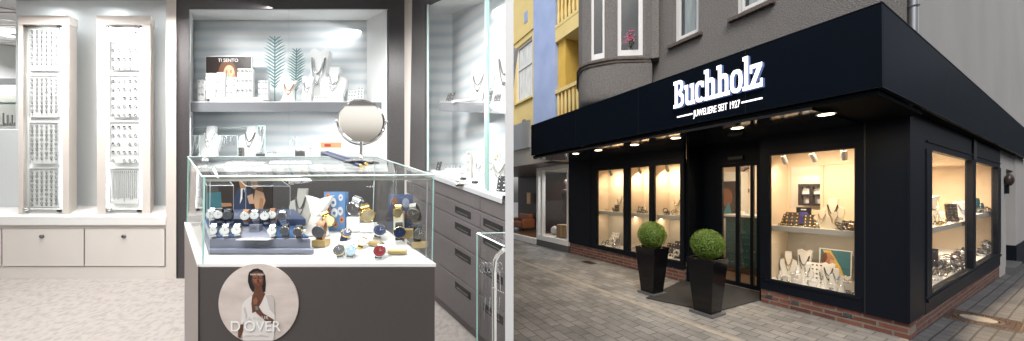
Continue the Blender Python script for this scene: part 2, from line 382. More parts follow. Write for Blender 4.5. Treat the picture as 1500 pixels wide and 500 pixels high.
# --- ring towers
for k, x in enumerate((128, 232, 40)):
    area('niche_fill', P(x, -6.5, 2.99), .25, 1.6, (.95, .98, 1), P(x, 300, 3.15), sy=.05)  # unseen fill lamps added to brighten the niche wall
def tower(x0, x1, y0, y1, gx0, gx1, px0, px1, rows, label, kind):
    Z = 2.95; root = empty('ring_tower', P((x0+x1)/2, y1, Z), label, 'display tower', 'lit ring towers on the beige cabinet')
    D = .17
    sub('top_cap', x0-1, y0, x1+1, y0+13, Z-.004, D+.004, 'beige', root, bevel=.003)
    sub('stile', x0, y0+13, gx0, y1, Z, D, 'beige', root); sub('stile', gx1, y0+13, x1, y1, Z, D, 'beige', root)
    sub('back_panel', gx0, y0+13, gx1, y1, Z+.05, .02, 'purewhite', root)
    sub('base_rail', gx0, y1-8, gx1, y1, Z+.004, .045, 'white', root)
    sub('side_glass', x1+.3, y0+24, x1+.6, y1-4, Z+.03, .10, 'glassedge_light', root)
    sub('led_strip', gx0+1, y0+16, gx0+2.2, y1-10, Z+.03, .012, 'lampcool', root)
    sub('led_strip', gx1-2.2, y0+16, gx1-1, y1-10, Z+.03, .012, 'lampcool', root)
    for i, (ya, yb) in enumerate(rows):
        pad = sub('ring_pad', px0, ya, px1, yb, Z+.035, .014, 'purewhite', root)
        fr = MB()
        fbox(fr, px0-1, ya, px0, yb, Z+.03, .02); fbox(fr, px1, ya, px1+1, yb, Z+.03, .02)
        fbox(fr, px0-1, ya-1.2, px1+1, ya, Z+.03, .02)
        fr.xf(root.matrix_world.inverted()).build('pad_frame', 'alu', pad)
        ri_ = root.matrix_world.inverted()
        def both(name, mb): mb.xf(ri_).build(name, None, pad)
        if kind == 'chains' or (kind == 'mixed' and i == 3):
            nc = 6 if kind == 'chains' else 13
            for k in range(nc):
                x = px0+3+(px1-px0-6)*k/(nc-1); jm = MB()
                if kind == 'chains':
                    q = int((yb-ya-3)/6.6)
                    for j in range(q):
                        k0 = len(jm.b.verts); mm = random.choice(['darksilver', 'silver', 'silver'])
                        jm.torus(P(x, ya+4+j*6.6, Z+.03), .0105, .0019, (0, 1, 0), mm, 8, 4, (1, 1.0))
                        if random.random() < .8: jm.ball(P(x, ya+6.8+j*6.6, Z+.026), .0055, 'darksilver', 4)
                    jm.tube([P(x, ya+2, Z+.032), P(x, yb-2, Z+.032)],   .0006, 'silver', 4)
                else:
                    y2 = yb-8*random.random()-3
                    jm.tube([P(x, ya+2, Z+.03), P(x+random.uniform(-.4, .4), (ya+y2)/2, Z+.03), P(x, y2, Z+.03)], .0022, 'silver', 4)
                    jm.ball(P(x, ya+4, Z+.027), .0045, 'darksilver', 4)
                both('chain', jm)
        else:
            nr = max(4, int(round((yb-ya)/12)))
            for r_ in range(nr):
                for k in range(5):
                    x = px0+4.5+(px1-px0-9)*k/4; y = ya+6+(yb-ya-10)*r_/(nr-1 or 1)
                    if random.random() < .06: continue
                    jm = MB(); jm.torus(P(x, y+1, Z+.028), .012, .0027, (0, 1, .2), 'silver', 9, 4, (.8, 1.2))
                    jm.ball(P(x, y-.6, Z+.022), .0085 if random.random() < .22 else .0055, 'darksilver', 4); both('ring', jm)
    g = sub('glass_door', gx0, y0+13, gx1, y1-3, Z+.004, .005, 'glass', root)
    for (hx, hy, m2, r) in ((gx0+2.5, y0+16, 'black', .008), (gx1-4, y0+16, 'black', .013), (gx1-4, y1-6, 'black', .012)):
        mb = MB(); p = P(hx, hy, Z-.002); mb.box(p.x-r*1.4, p.x+r*1.4, p.y-.006, p.y+.004, p.z-r*.7, p.z+r*.7)
        mb.xf(root.matrix_world.inverted()).build('hinge', m2, g)
    mb = MB(); p = P(gx0+5, y1-8, Z-.01); mb.lathe([(0, -.02), (.014, -.018), (.018, -.008), (.018, .01), (0, .01)], p, None, 16, 'y')
    mb.xf(root.matrix_world.inverted()).build('lock', 'chrome', g)
    for gx in (gx0+1.7, gx1-1.7):       # the two lit strips along the pads
        area('tower_light', P(gx, (y0+y1)/2, Z+.028), .02, .22, (.95, .98, 1), P((gx0+gx1)/2, (y0+y1)/2, Z+.05), sy=1.6).rotation_euler.rotate_axis('Z', 0)
    area('tower_light', P((gx0+gx1)/2, y0+15, Z+.02), .12, .1, (.95, .98, 1), P((gx0+gx1)/2, y1, Z+.04))
    return root
tower(27, 101, 23, 315, 34, 91, 44, 85, ((42, 104), (112, 172), (181, 240), (248, 304)), 'left ring tower of the two, hung with rows of fine chains and loops', 'chains')
tower(142, 220, 23, 315, 155, 208, 161, 203, ((42, 103), (112, 172), (180, 239), (248, 299)), 'right ring tower of the two, with square ring pads above long hanging chains', 'mixed')

# --- white case backs, bands of reflected blinds painted into the colour
def blind_reflection_mat():
    m = mk('white_panel_blind_reflection', (.80, .82, .83), .6); nt = m.node_tree; b = nt.nodes['Principled BSDF']
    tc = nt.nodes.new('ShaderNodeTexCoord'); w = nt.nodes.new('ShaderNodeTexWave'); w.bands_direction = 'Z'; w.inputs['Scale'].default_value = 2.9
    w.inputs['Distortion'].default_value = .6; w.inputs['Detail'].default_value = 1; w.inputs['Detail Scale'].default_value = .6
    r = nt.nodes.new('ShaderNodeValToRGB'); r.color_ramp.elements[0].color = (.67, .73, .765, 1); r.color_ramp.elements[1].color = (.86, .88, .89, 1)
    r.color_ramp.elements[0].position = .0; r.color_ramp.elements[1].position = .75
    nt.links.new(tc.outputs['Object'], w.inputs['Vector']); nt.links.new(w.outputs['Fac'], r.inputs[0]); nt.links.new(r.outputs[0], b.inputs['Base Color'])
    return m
M['blind_reflection'] = blind_reflection_mat()

# --- black framed display case on the back wall
bc = empty('wall_display_case', P(424, 410, 2.9), 'wide black framed lit display case on the back wall behind the mirror', 'display case')
sub('frame_stile', 258, -30, 277, 410, 2.9, .3, 'darkframe', bc)
sub('frame_stile', 570, -30, 592.5, 410, 2.9, .3, 'darkframe', bc)
sub('frame_rail', 277, -30, 570, 13, 2.9, .3, 'darkframe', bc)
sub('drawer_front', 277, 252, 570, 410, 2.905, .3, 'darkframe', bc)
sub('back_panel', 272, 5, 600, 262, 3.32, .02, 'blind_reflection', bc)
sub('ceiling_panel', 277, 13.2, 570, 14.5, 2.92, .38, 'purewhite', bc)
sub('floor_panel', 277, 246, 570, 252, 2.92, .38, 'purewhite', bc)
sub('side_panel', 277, 14.5, 278.5, 246, 2.92, .38, 'purewhite', bc); sub('side_panel', 565.5, 14.5, 567, 246, 2.92, .38, 'purewhite', bc)
sub('shelf', 278.5, 150, 565, 164, 3.0, .27, 'glossshelf', bc, bevel=.003)
sub('shelf_lining', 278.5, 148.9, 565, 149.9, 3.0, .27, 'purewhite', bc)
g = sub('glass_door', 277, 13, 424, 246, 2.935, .006, 'glass_clear', bc)
g = sub('glass_door', 422, 13, 570, 246, 2.915, .006, 'glass_clear', bc); sub('edge', 421.5, 13, 422.6, 246, 2.915, .008, 'glassedge_light', g)
for k, x in enumerate((303, 370, 432, 498, 555)):
    mb = MB(); p = P(x, 15.5, 3.05); mb.lathe([(0, .0), (.022, .0), (.026, .004), (.026, .012), (0, .012)], p-Vector((0, 0, .012)), None, 16)
    mb.xf(bc.matrix_world.inverted()).build('downlight', 'lampcool', bc)
    area('case_downlight', p-Vector((0, 0, .02)), .05, .16, (.96, .98, 1), P(x, 130, 3.24))
for xx, tx in ((281, 560), (565, 290)):
    area('case_side_fill', P(xx, 90, 2.96), .03, .4, (.97, .98, 1), P(tx, 90, 3.2), sy=.7); area('case_side_fill', P(xx, 205, 2.96), .03, .6, (.97, .98, 1), P(tx, 205, 3.2), sy=.4)  # fill strips added without fixtures to brighten the case sides
area('case_led', P(424, 168, 2.98), 1.7, 3.0, (.97, .98, 1), P(424, 260, 3.2), sy=.03)
area('case_led_upper', P(424, 18, 2.98), 1.7, 3.2, (.97, .98, 1), P(424, 130, 3.3), sy=.03)

# ------------------------------------------------------------------ small goods, all upright, local origin at the base centre, facing -y
def sc3(M4, h, rz=0): return M4 @ Matrix.Rotation(rz, 4, 'Z') @ Matrix.Diagonal((h, h, h, 1))
def wscale(px, Z): return px/F*Z
def bust(M4, h, label, mat='linen', chain='silver', group='necklace busts', style=0, rz=0, wide=1.0):
    root = empty('necklace_bust', M4 @ Matrix.Rotation(rz, 4, 'Z'), label, 'necklace bust', group)
    w = wide
    if style == 0:      # shoulders and neck
        pts = [(-.30*w, 0), (.30*w, 0), (.27*w, .12), (.36*w, .52), (.33*w, .66), (.14*w, .74), (.13*w, 1.0), (-.13*w, 1.0), (-.14*w, .74), (-.33*w, .66), (-.36*w, .52), (-.27*w, .12)]
    elif style == 1:    # tall tapering board
        pts = [(-.20*w, 0), (.20*w, 0), (.25*w, .6), (.30*w, .93), (.17*w, .97), (.0, .90), (-.17*w, .97), (-.30*w, .93), (-.25*w, .6)]
    else:               # draped cloth
        pts = [(-.30*w, 0), (.30*w, 0), (.22*w, .25), (.15*w, .5), (.26*w, .8), (.34*w, .96), (.1*w, .9), (0, .86), (-.1*w, .9), (-.34*w, .96), (-.26*w, .8), (-.15*w, .5), (-.22*w, .25)]
    lean = .14
    P3 = [(x*h, z*lean*h, z*h) for x, z in pts]
    b = MB().prism(P3, (0, .10*h, 0)).build('bust_form', mat, root, bevel=.02*h)
    def ch(d, dx, t, y=-.02):
        q = []
        for i in range(9):
            a = i/8*2-1; z = .80-d*(1-a*a)-.02; q.append((a*dx*w*h, (z*lean+y)*h, z*h))
        return q
    mb = MB().tube(ch(.30, .15 if style == 0 else .2, 0), .012*h+.0004, None, 5); mb.tube(ch(.46, .17 if style == 0 else .22, 0), .008*h+.0004, None, 5)
    mb.ball((0, (.33*lean-.03)*h, .32*h), .035*h, None, 5)
    mb.build('necklace', chain, root); return root

def watch(M4, r, label, dial='dialwhite', case='silver', strap='blackleather', group=None, stand=None, tilt=0, rz=0, roll=0, stripe=True):
    """r = radius of the case; the watch stands on its looped strap or on a small stand"""
    t_ = M4.translation; rz += math.atan2(-t_.x, t_.y)*.5
    root = empty('wrist_watch', M4 @ Matrix.Rotation(rz, 4, 'Z'), label, 'wrist watch', group)
    L = Euler((tilt, roll, 0)).to_matrix().to_4x4()
    hz = r*2.0 if stand != 'flat' else r*1.1
    base = T((0, 0, hz)) @ L
    # strap loop (closed bracelet in the yz plane, behind the case)
    mb = MB(); n = 16; w = .55*r; pts = []
    for i in range(n+1):
        a = math.pi*.5+2*math.pi*i/n
        pts.append((math.sin(a)*0, r*(.75-.75*math.sin(a)), r*1.55*math.cos(a)))
    vs = []; fs = []
    for i, p in enumerate(pts[:-1]):
        yc = r*.75; d = Vector((0, p[1]-yc, p[2])); d.normalize()
        for sx in (-w, w):
            vs.append((sx, p[1], p[2])); 
        for sx in (w, -w):
            vs.append((sx, p[1]+d.y*-.16*r, p[2]+d.z*-.16*r))
    for i in range(n):
        j = (i+1) % n
        for k in range(4): fs.append((i*4+k, i*4+(k+1) % 4, j*4+(k+1) % 4, j*4+k))
    mb.faces(vs, fs); mb.xf(base); mb.build('strap', strap, root)
    mb = MB().lathe([(0, .12*r), (.9*r, .12*r), (1.0*r, .02*r), (1.0*r, -.22*r), (.94*r, -.32*r), (.90*r, -.26*r), (0, -.26*r)], (0, 0, 0), None, 22, 'y')
    mb.box(r*.98, r*1.14, -.16*r, -.04*r, -.09*r, .09*r)
    c_ = mb.xf(base).build('case', case, root)
    mb = MB().lathe([(0, -.285*r), (.885*r, -.285*r), (.885*r, -.262*r), (0, -.262*r)], (0, 0, 0), None, 22, 'y').xf(base).build('dial', dial, c_)
    hm = MB(); hc = 'silver' if dial != 'dialwhite' else 'dialgrey'
    hm.box(-.03*r, .03*r, -.31*r, -.285*r, 0, .55*r)
    hm.prism([(0, -.31*r, -.03*r), (.42*r, -.31*r, .22*r), (.40*r, -.31*r, .27*r), (-.02*r, -.31*r, .03*r)], (0, .02*r, 0))
    for k in range(12):
        a = k*math.pi/6; hm.box(math.sin(a)*.68*r-.03*r, math.sin(a)*.68*r+.03*r, -.30*r, -.28*r, math.cos(a)*.68*r-.03*r, math.cos(a)*.68*r+.03*r)
    hm.xf(base).build('hands', hc, c_)
    if stand == 'c':      # small C-shaped holder
        mb = MB(); mb.box(-.45*r, .45*r, .55*r, 1.6*r, 0, .7*r); mb.box(-.35*r, .35*r, .6*r, 1.4*r, .7*r, 2.2*r)
        mb.build('stand', 'greyblue', root, bevel=.0008)
    if stand == 'block':
        mb = MB(); mb.box(-1.1*r, 1.1*r, -.2*r, 1.9*r, 0, 1.0*r); o_ = mb.build('stand', 'gold_block', root, bevel=.001)
    return root
def ring_cone(M4, h, label, group, mat='purewhite'):
    root = empty('ring_cone', M4, label, 'ring cone', group)
    MB().lathe([(.001, h), (.05*h, .97*h), (.16*h, .45*h), (.24*h, 0), (0, 0)][::-1], (0, 0, 0), None, 14).build('cone', mat, root)
    MB().torus((0, 0, .58*h), .15*h, .025*h, (0, .15, 1), None, 12, 5).build('ring', 'silver', root); return root
def block(M4, w, d, h, label, cat='display block', group=None, mat='purewhite', name='display_block', rings=0, rz=0):
    root = empty(name, M4 @ Matrix.Rotation(rz, 4, 'Z'), label, cat, group)
    MB().box(-w/2, w/2, 0, d, 0, h).build('block', mat, root, bevel=min(w, h)*.06)
    if rings:
        mb = MB()
        for k in range(rings):
            x = -w/2+w*(k+.5)/rings
            for z in [h*.94] if h < w*1.4 else [h*.9, h*.6, h*.3]:
                mb.torus((x, -.003, z), w/rings*.27, w*.018+.0004, (0, 1, .3), None, 10, 4)
                mb.ball((x, -.008, z+w/rings*.27), w/rings*.12, None, 4)
        mb.build('rings', 'silver', root)
    return root
def card(M4, w, h, label, mat, name='card', cat='card', dots=None, lean=.15, rz=0, dotmat='silver', group=None):
    root = empty(name, M4 @ Matrix.Rotation(rz, 4, 'Z'), label, cat, group)
    MB().prism([(-w/2, 0, 0), (w/2, 0, 0), (w/2, lean*h, h), (-w/2, lean*h, h)], (0, .06*w, 0)).build('panel', mat, root)
    if dots:
        nx, nz = dots; mb = MB()
        for i in range(nx):
            for j in range(nz):
                z = h*(j+.5)/nz; mb.ball((-w/2+w*(i+.5)/nx, lean*z-.002, z), min(w/nx, h/nz)*.28, None, 4)
        mb.build('studs', dotmat, root)
    return root
def tbar(M4, w, h, label, group, n=5):
    root = empty('chain_stand', M4, label, 'necklace stand', group)
    mb = MB(); mb.tube([(-w/2, 0, h), (w/2, 0, h)], h*.018, None, 6); mb.tube([(-w/2, 0, 0), (-w/2, 0, h)], h*.016, None, 5); mb.tube([(w/2, 0, 0), (w/2, 0, h)], h*.016, None, 5)
    mb.build('rail', 'glassedge_light', root); mb = MB()
    for k in range(n):
        x = -w/2+w*(k+.5)/n; d = random.uniform(.45, .8)*h; q = w/n*.36
        mb.tube([(x-q, 0, h), (x-q*.8, -.005, h-d*.6), (x, -.006, h-d), (x+q*.8, -.005, h-d*.6), (x+q, 0, h)], h*.012+.0003, None, 4)
    mb.build('chains', 'silver', root); return root

def shade_poly(mb, pts, y, m, th=.0012):   # flat printed shape, pts (x,z)
    mb.prism([(x, y, z) for x, z in pts], (0, th, 0), m)

# --- goods on the upper shelf of the back case (level with the eye in this room)
ZS = 3.06; YB = 148.6
def onshelf(px, dz=0, y=YB): return T(P(px, y, ZS+dz))
# advertising picture
p = P(335, 148.4, 3.17); w = wscale(66, 3.17); h = wscale(65, 3.17)
ps = empty('jewellery_poster', T(p), 'dark framed poster of a brown haired woman resting her face on her hand', 'poster')
MB().box(-w/2-.008, w/2+.008, 0, .012, 0, h+.008).build('board', 'purewhite', ps)
mb = MB(); mb.box(-w/2, w/2, -.002, 0, .004, h, 'printdark')
def ell(cx, cz, rx, rz, n=20, a0=0): return [(cx+rx*math.cos(2*math.pi*k/n+a0), cz+rz*math.sin(2*math.pi*k/n+a0)) for k in range(n)]
shade_poly(mb, ell(-.02*w, .62*h, .20*w, .31*h), -.004, 'printhair'); shade_poly(mb, ell(.0, .55*h, .28*w, .22*h), -.0045, 'printhair')
shade_poly(mb, ell(.02*w, .60*h, .125*w, .21*h), -.006, 'printskin2')
shade_poly(mb, [(.02*w, .1*h), (.16*w, .1*h), (.20*w, .5*h), (.12*w, .62*h), (.06*w, .45*h)], -.0075, 'printskin')
shade_poly(mb, [(-.10*w, .02*h), (.1*w, .02*h), (.09*w, .42*h), (-.04*w, .42*h)], -.0055, 'printskin')
for sx in (-.03, .065): shade_poly(mb, ell(sx*w, .65*h, .02*w, .014*h, 8), -.0085, 'printblack'); shade_poly(mb, ell(sx*w, .69*h, .028*w, .008*h, 8), -.0085, 'printhair')
shade_poly(mb, ell(.02*w, .505*h, .03*w, .015*h, 8), -.0085, 'printlip'); shade_poly(mb, [(.015*w, .65*h), (.03*w, .56*h), (.005*w, .56*h)], -.008, 'printskin')
mb.build('print', None, ps)
text_mesh('TI SENTO', .036*wscale(66, 3.17)/.43*1.25, 'purewhite', 'lettering', ps, T((0.0, -.006, h*.88)) @ FRONT, .001)
for (x0, x1, yt, yb, dz, r_, lb) in ((289, 300, 117, 148, .02, 2, 'small white ring stand at the left end of the upper shelf'),
        (301, 315, 107, 145, -.01, 2, 'white ring stand in front of the poster, left of two equal ones'), (317, 329, 106, 145, -.01, 2, 'white ring stand in front of the poster, right of two equal ones'),
        (331, 346, 113, 146, .0, 3, 'shorter white ring stand at the middle of the poster'), (347, 370, 100, 147, .0, 4, 'widest white ring stand at the right edge of the poster'),
        (378, 392, 118, 147, .01, 3, 'white ring stand between the poster and the tall feather leaf')):
    Z = ZS+dz; block(T(P((x0+x1)/2, yb, Z)), wscale(x1-x0, Z), .03, wscale(yb-yt, Z), lb, 'ring stand', 'white ring stands on the upper shelf', 'purewhite', 'ring_stand', r_)
o = one('acrylic_plinth', 307, 142, 386, 149, ZS-.045, .03, 'alu'); tag(o, 'long flat silver plinth on the upper shelf under the poster', 'plinth')
# feather leaves
def feather(px, yt, yb, wpx, label, lean):
    Z = 3.12; root = empty('feather_leaf', T(P(px, yb, Z)), label, 'decorative leaf', 'pale teal feather leaves on the shelf')
    H = wscale(yb-yt, Z); W = wscale(wpx, Z)/2
    MB().tube([(0, 0, 0), (lean*.3, 0, H*.5), (lean, 0, H)], .004, None, 6).build('stem', 'tealfeather', root)
    mb = MB()
    for i in range(15):
        t = .22+.78*i/15; z0 = H*t; pr = math.sin(math.pi*min(1, (t-.16)/.9))**.7
        for s_ in (-1, 1):
            x0 = lean*t; L = W*pr*1.0
            a = Vector((x0, 0, z0-.012)); tip = Vector((x0+s_*L, .01*random.uniform(-1, 1), z0+L*.45+.006)); d = Vector((0, 0, .0085))
            mb.prism([a-d, (a+tip)/2-d*.9+Vector((0, 0, .004)), tip, (a+tip)/2+d*.9+Vector((0, 0, .004)), a+d], (0, .002, 0))
    mb.build('blades', 'tealfeather', root)
feather(402.5, 53, 148, 34, 'taller pale teal feather leaf standing on the upper shelf', 0)
feather(433, 71, 148, 27, 'smaller pale teal feather leaf standing on the upper shelf', .01)
bust(onshelf(421, -.05, 149), wscale(34, ZS), 'small white bust in front of the two feather leaves', 'linen', 'tan', 'white busts in the back case', 2)
bust(onshelf(462, .06), wscale(86, ZS+.06), 'tallest white necklace bust on the upper shelf, between leaf and mirror', 'purewhite', 'silver', 'white busts in the back case', 1, wide=.55)
bust(onshelf(486, .02), wscale(54, ZS), 'white rounded bust with silver necklace above the mirror on the upper shelf', 'purewhite', 'silver', 'white busts in the back case', 0)
bust(onshelf(448, -.01), wscale(40, ZS), 'narrow white bust left of the tallest bust on the upper shelf', 'purewhite', 'silver', 'white busts in the back case', 1, wide=.7)
card(onshelf(470, -.05, 149), wscale(20, ZS), wscale(8, ZS), 'low white card with small pendants before the tallest bust', 'purewhite', dots=(6, 2))
card(onshelf(515, 0), wscale(12, ZS), wscale(17, ZS), 'white earring card standing just above the mirror', 'purewhite', 'earring_card', 'earring card', (3, 3))
card(onshelf(527, 0), wscale(9, ZS), wscale(22, ZS), 'taller white earring card right of its neighbour above the mirror', 'purewhite', 'earring_card', 'earring card', (2, 5))
for k, (px, lb) in enumerate(((292, 'first'), (398, 'second'), (412, 'third'))): pass
# --- goods in the lower compartment (floor of the case)
YL = 229; ZL = 3.06
def onlow(px, dz=0, y=YL): return T(P(px, y, ZL+dz))
bust(onlow(303, .03), wscale(46, ZL), 'white bust with a double silver necklace at the left of the lower compartment', 'purewhite', 'silver', 'white busts in the back case', 0)
bust(onlow(363, .03), wscale(46, ZL), 'white bust with a dark silver necklace in the lower compartment', 'purewhite', 'darksilver', 'white busts in the back case', 0)
tbar(onlow(286, .0), wscale(13, ZL), wscale(30, ZL), 'narrow stand of hanging chains at the left end of the lower compartment', 'chain stands in the lower compartment', 2)
tbar(onlow(331, .0), wscale(34, ZL), wscale(30, ZL), 'wide stand of hanging chains between the two lower busts', 'chain stands in the lower compartment', 4)
tbar(onlow(383, .0), wscale(10, ZL), wscale(44, ZL), 'tall narrow chain stand right of the dark necklace bust', 'chain stands in the lower compartment', 2)
tbar(onlow(430, .0), wscale(12, ZL), wscale(28, ZL), 'narrow chain stand near the middle of the lower compartment', 'chain stands in the lower compartment', 2)
bust(onlow(300, -.05, 236), wscale(12, ZL), 'tiny white bust low in front of the left lower bust', 'purewhite', 'silver', 'white busts in the back case', 2, wide=1.6)
for px, w_, h_, mt, lb in ((352, 5, 14, 'darksilver', 'small dark bracelet holder beside the dark necklace bust'), (380, 12, 5, 'darksilver', 'low dark tray right of the dark necklace bust'),
        (398, 18, 5, 'purewhite', 'low white tray in the middle of the lower compartment'), (438, 12, 9, 'darksilver', 'small dark boxed ring set left of the orange card'),
        (453, 9, 14, 'purewhite', 'small white earring block left of the orange card'), (476, 13, 8, 'darksilver', 'small dark boxed ring set under the orange card')):
    block(onlow(px, -.02, YL+1), wscale(w_, ZL), .03, wscale(h_, ZL), lb, 'display block', None, mt, 'display_block', 2)
oc = card(onlow(484.5, .05, 216.5), wscale(30, ZL), wscale(7.5, ZL), 'orange brown sign card behind the mirror stand', 'orange_card', 'sign_card', 'sign card', lean=0)
MB().box(-.06, -.0, -.003, -.001, .012, .035).build('logo', 'redmark', oc)
o = MB(); fbox(o, 470, 216.5, 499, 229, 3.1, .03); tag(o.build('clear_riser', 'glass'), 'clear acrylic riser holding up the orange sign card', 'riser')
b = tag(one('clear_shelf', 281, 187.0, 385, 188.2, 3.2, .05, 'glassedge_light'), 'thin glass strip shelf behind the two lower busts', 'shelf')

# --- beige post between the two cases, and the case along the right wall
def W(a, h, d=0): Z = 2.504+a; return Vector((-.6046-.919*a+d, Z, room_z(Z, h)))   # the wall case ends at the added divider
def wq(mb, a0, a1, h0, h1, d0, d1, m=None):   # a0 far, a1 near, h0 top, h1 bottom
    e0, e1 = max(a1, aend(d0)), max(a1, aend(d1))
    return mb.hexa([W(e0, h1, d0), W(e1, h1, d1), W(a0, h1, d1), W(a0, h1, d0), W(e0, h0, d0), W(e1, h0, d1), W(a0, h0, d1), W(a0, h0, d0)], m)
def aend(d): return -(.5726-d)/.919        # where depth d of the unit meets the added divider
o = MB(); o.hexa([P(592.5, 410, 2.9), P(603, 420, 2.82), P(603, 420, 2.95), P(592.5, 410, 2.95), P(592.5, -30, 2.9), P(605.5, -30, 2.82), P(605.5, -30, 2.95), P(592.5, -30, 2.95)])
tag(o.build('corner_post', 'beige'), 'narrow beige corner post between the back case and the right-hand case', 'post')
rc = empty('side_display_case', W(-.2, 1.6), 'grey drawer unit with lit glass display case above along the right wall', 'display case')
ri = rc.matrix_world.inverted()
def wsub(name, a0, a1, h0, h1, d0, d1, m, parent=None, bevel=0):
    o = wq(MB(), a0, a1, h0, h1, d0, d1).xf(ri).build(name, m, rc, bevel=bevel)
    if parent: o.parent = parent
    return o
mb = MB(); mb.hexa([W(.124, .57, 0), W(.124, .57, .03), W(.31, .57, .03), W(.33, .57, 0), W(.124, -1.02, .0), W(.124, -1.02, .03), W(.29, -1.02, .03), W(.29, -1.02, 0)])
mb.xf(ri).build('frame_stile', 'darkframe', rc)
AN = -.615
wsub('frame_rail', .124, AN, -1.02, -.80, 0, .05, 'darkframe'); wsub('carcass', .39, AN, .60, 1.52, .015, .42, 'drawer')
wsub('toe_kick', .39, AN, 1.52, 1.605, .05, .42, 'drawer')
wsub('countertop', .36, AN, .57, .602, -.02, .42, 'alu', bevel=.002)
wsub('counter_lining', .39, AN, .56, .57, .05, .42, 'purewhite')
hs = [.606, .706, .82, 1.01, 1.247, 1.515]
for c0, c1, hx in ((.38, -.43, -.287), (-.435, AN, -.53)):
    for i in range(5):
        d = wsub('drawer', c0, c1, hs[i]+.004, hs[i+1]-.004, 0, .014, 'drawer', bevel=.0015)
        if i:
            hh = hs[i]+.034
            q = wq(MB(), hx+.07, hx-.07, hh, hh+.048, -.003, .004).xf(ri).build('handle', 'black', d)
            q2 = wq(MB(), hx+.05, hx-.05, hh+.03, hh+.038, -.006, -.003).xf(ri).build('handle_lip', 'darksilver', d)
mb = MB(); p = W(-.30, .565, -.03); mb.lathe([(0, -.03), (.018, -.028), (.022, -.01), (.022, .03), (0, .03)], p, None, 14, 'x'); mb.xf(ri).build('lock', 'chrome', rc)
wsub('back_panel', .39, AN, -.80, .57, .42, .44, 'blind_reflection')
wsub('ceiling_panel', .39, AN, -.82, -.80, .05, .42, 'purewhite')
wsub('inner_side_panel', .395, .385, -.80, .57, .21, .419, 'blind_reflection')
s_ = wsub('shelf', .095, AN, 0.0, .072, .10, .42, 'glossshelf', bevel=.002); wsub('shelf_lining', .095, AN, -.004, 0, .10, .42, 'purewhite')
g = wsub('glass_door', .11, -.48, -.80, .56, .010, .016, 'glass_clear'); g2 = wsub('glass_door', -.44, AN, -.80, .56, .026, .032, 'glass_clear')
wsub('glass_edge', -.476, -.482, -.80, .56, .006, .018, 'glassedge', g); wsub('glass_edge', -.438, -.443, -.80, .56, .024, .034, 'glassedge_light', g2)
wsub('glass_edge', .108, .1, -.80, .56, .008, .02, 'glassedge_light', g)
p = W(-.3, -.78, .2); area('side_case_led', p, .8, 1.2, (.97, .98, 1), W(-.3, .3, .3), sy=.05)
p = W(-.3, .09, .12); area('side_case_led_lower', p, .6, .6, (.97, .98, 1), W(-.3, .57, .25), sy=.05)
def WR(a, h, d): return T(W(a, h, d)) @ Matrix.Rotation(R(-25), 4, 'Z')
def wpx(px, h, d):    # point of the side case at image column px
    lo, hi = -.79, .12
    for _ in range(40):
        mid = (lo+hi)/2; q = W(mid, h, d); v = CX+F*q.x/q.y
        if v > px: lo = mid
        else: hi = mid
    return (lo+hi)/2
def WS(px, h, d): return WR(wpx(px, h, d), h, d)
G = 'busts in the right-hand case'
card(WS(657, 0, .13), .07, .085, 'dark studded card standing on the left end of the right-hand shelf', 'darksilver', 'stud_card', 'stud card', (2, 3), .5, dotmat='silver')
mb = empty('bracelet_tray', WS(682, 0, .16), 'low white tray of bracelets on the right-hand shelf between two dark cards', 'tray')
MB().box(-.11, .11, -.03, .04, 0, .018).build('tray', 'purewhite', mb, bevel=.003)
q = MB(); [q.torus((-.09+.02*k, 0, .022), .02, .0025, (0, .2, 1), None, 10, 4) for k in range(10)]; q.build('bracelets', 'silver', mb)
bust(WS(698, 0, .2), .27, 'white bust with one thick dark silver collar on the right-hand shelf', 'purewhite', 'darksilver', G, 1, wide=.8)
card(WS(712, 0, .12), .075, .085, 'dark studded card under the thick collar bust on the right-hand shelf', 'darksilver', 'stud_card', 'stud card', (2, 3), .4)
card(WS(727, 0, .14), .05, .06, 'smaller dark ring card right of the thick collar bust', 'darksilver', 'stud_card', 'stud card', (2, 2), .4)
bust(WS(737, 0, .22), .40, 'tall white bust cut by the right edge of the showroom shelf', 'purewhite', 'darksilver', G, 1, wide=.6)
bust(WS(716, .0, .3), .20, 'white low bust behind the glass edge on the right-hand shelf', 'purewhite', 'silver', G, 0)
H_ = .56
card(WS(641, H_, .10), .045, .075, 'black card with pendants at the left end of the right-hand counter', 'black', 'pendant_card', 'pendant card', (1, 3), .4)
block(WS(664, H_, .16), .16, .09, .05, 'low white wedge tray with rings on the right-hand counter', 'ring tray', None, 'purewhite', 'ring_tray', 5)
block(WS(686, H_, .14), .04, .04, .20, 'slim clear white column on the right-hand counter', 'display column', None, 'linen', 'display_column', 1)
bust(WS(700, H_, .2), .16, 'small white bust at the middle of the right-hand counter', 'purewhite', 'silver', G, 0)
bust(WS(718, H_, .24), .26, 'white leaning board with green pendant on the right-hand counter', 'purewhite', 'goldpale', G, 1, wide=.9)
bust(WS(729, H_, .17), .19, 'wide white board in front of its taller neighbour on the right-hand counter', 'linen', 'silver', G, 2, wide=1.1)
card(WS(734, H_, .07), .07, .10, 'black card with round studs near the added divider on the counter', 'black', 'stud_card', 'stud card', (2, 4), .35)
block(WS(740, H_, .10), .05, .06, .03, 'small grey ring box on the right end of the counter', 'ring box', None, 'greyblue', 'ring_box', 1)
for k, (px, lb) in enumerate(((677, 'small black ring box on the counter, left of the slim column'), (694, 'small black ring box on the counter, right of the slim column'))):
    block(WS(px, H_, .06), .035, .03, .018, lb, 'ring box', None, 'black', 'ring_box', 1)

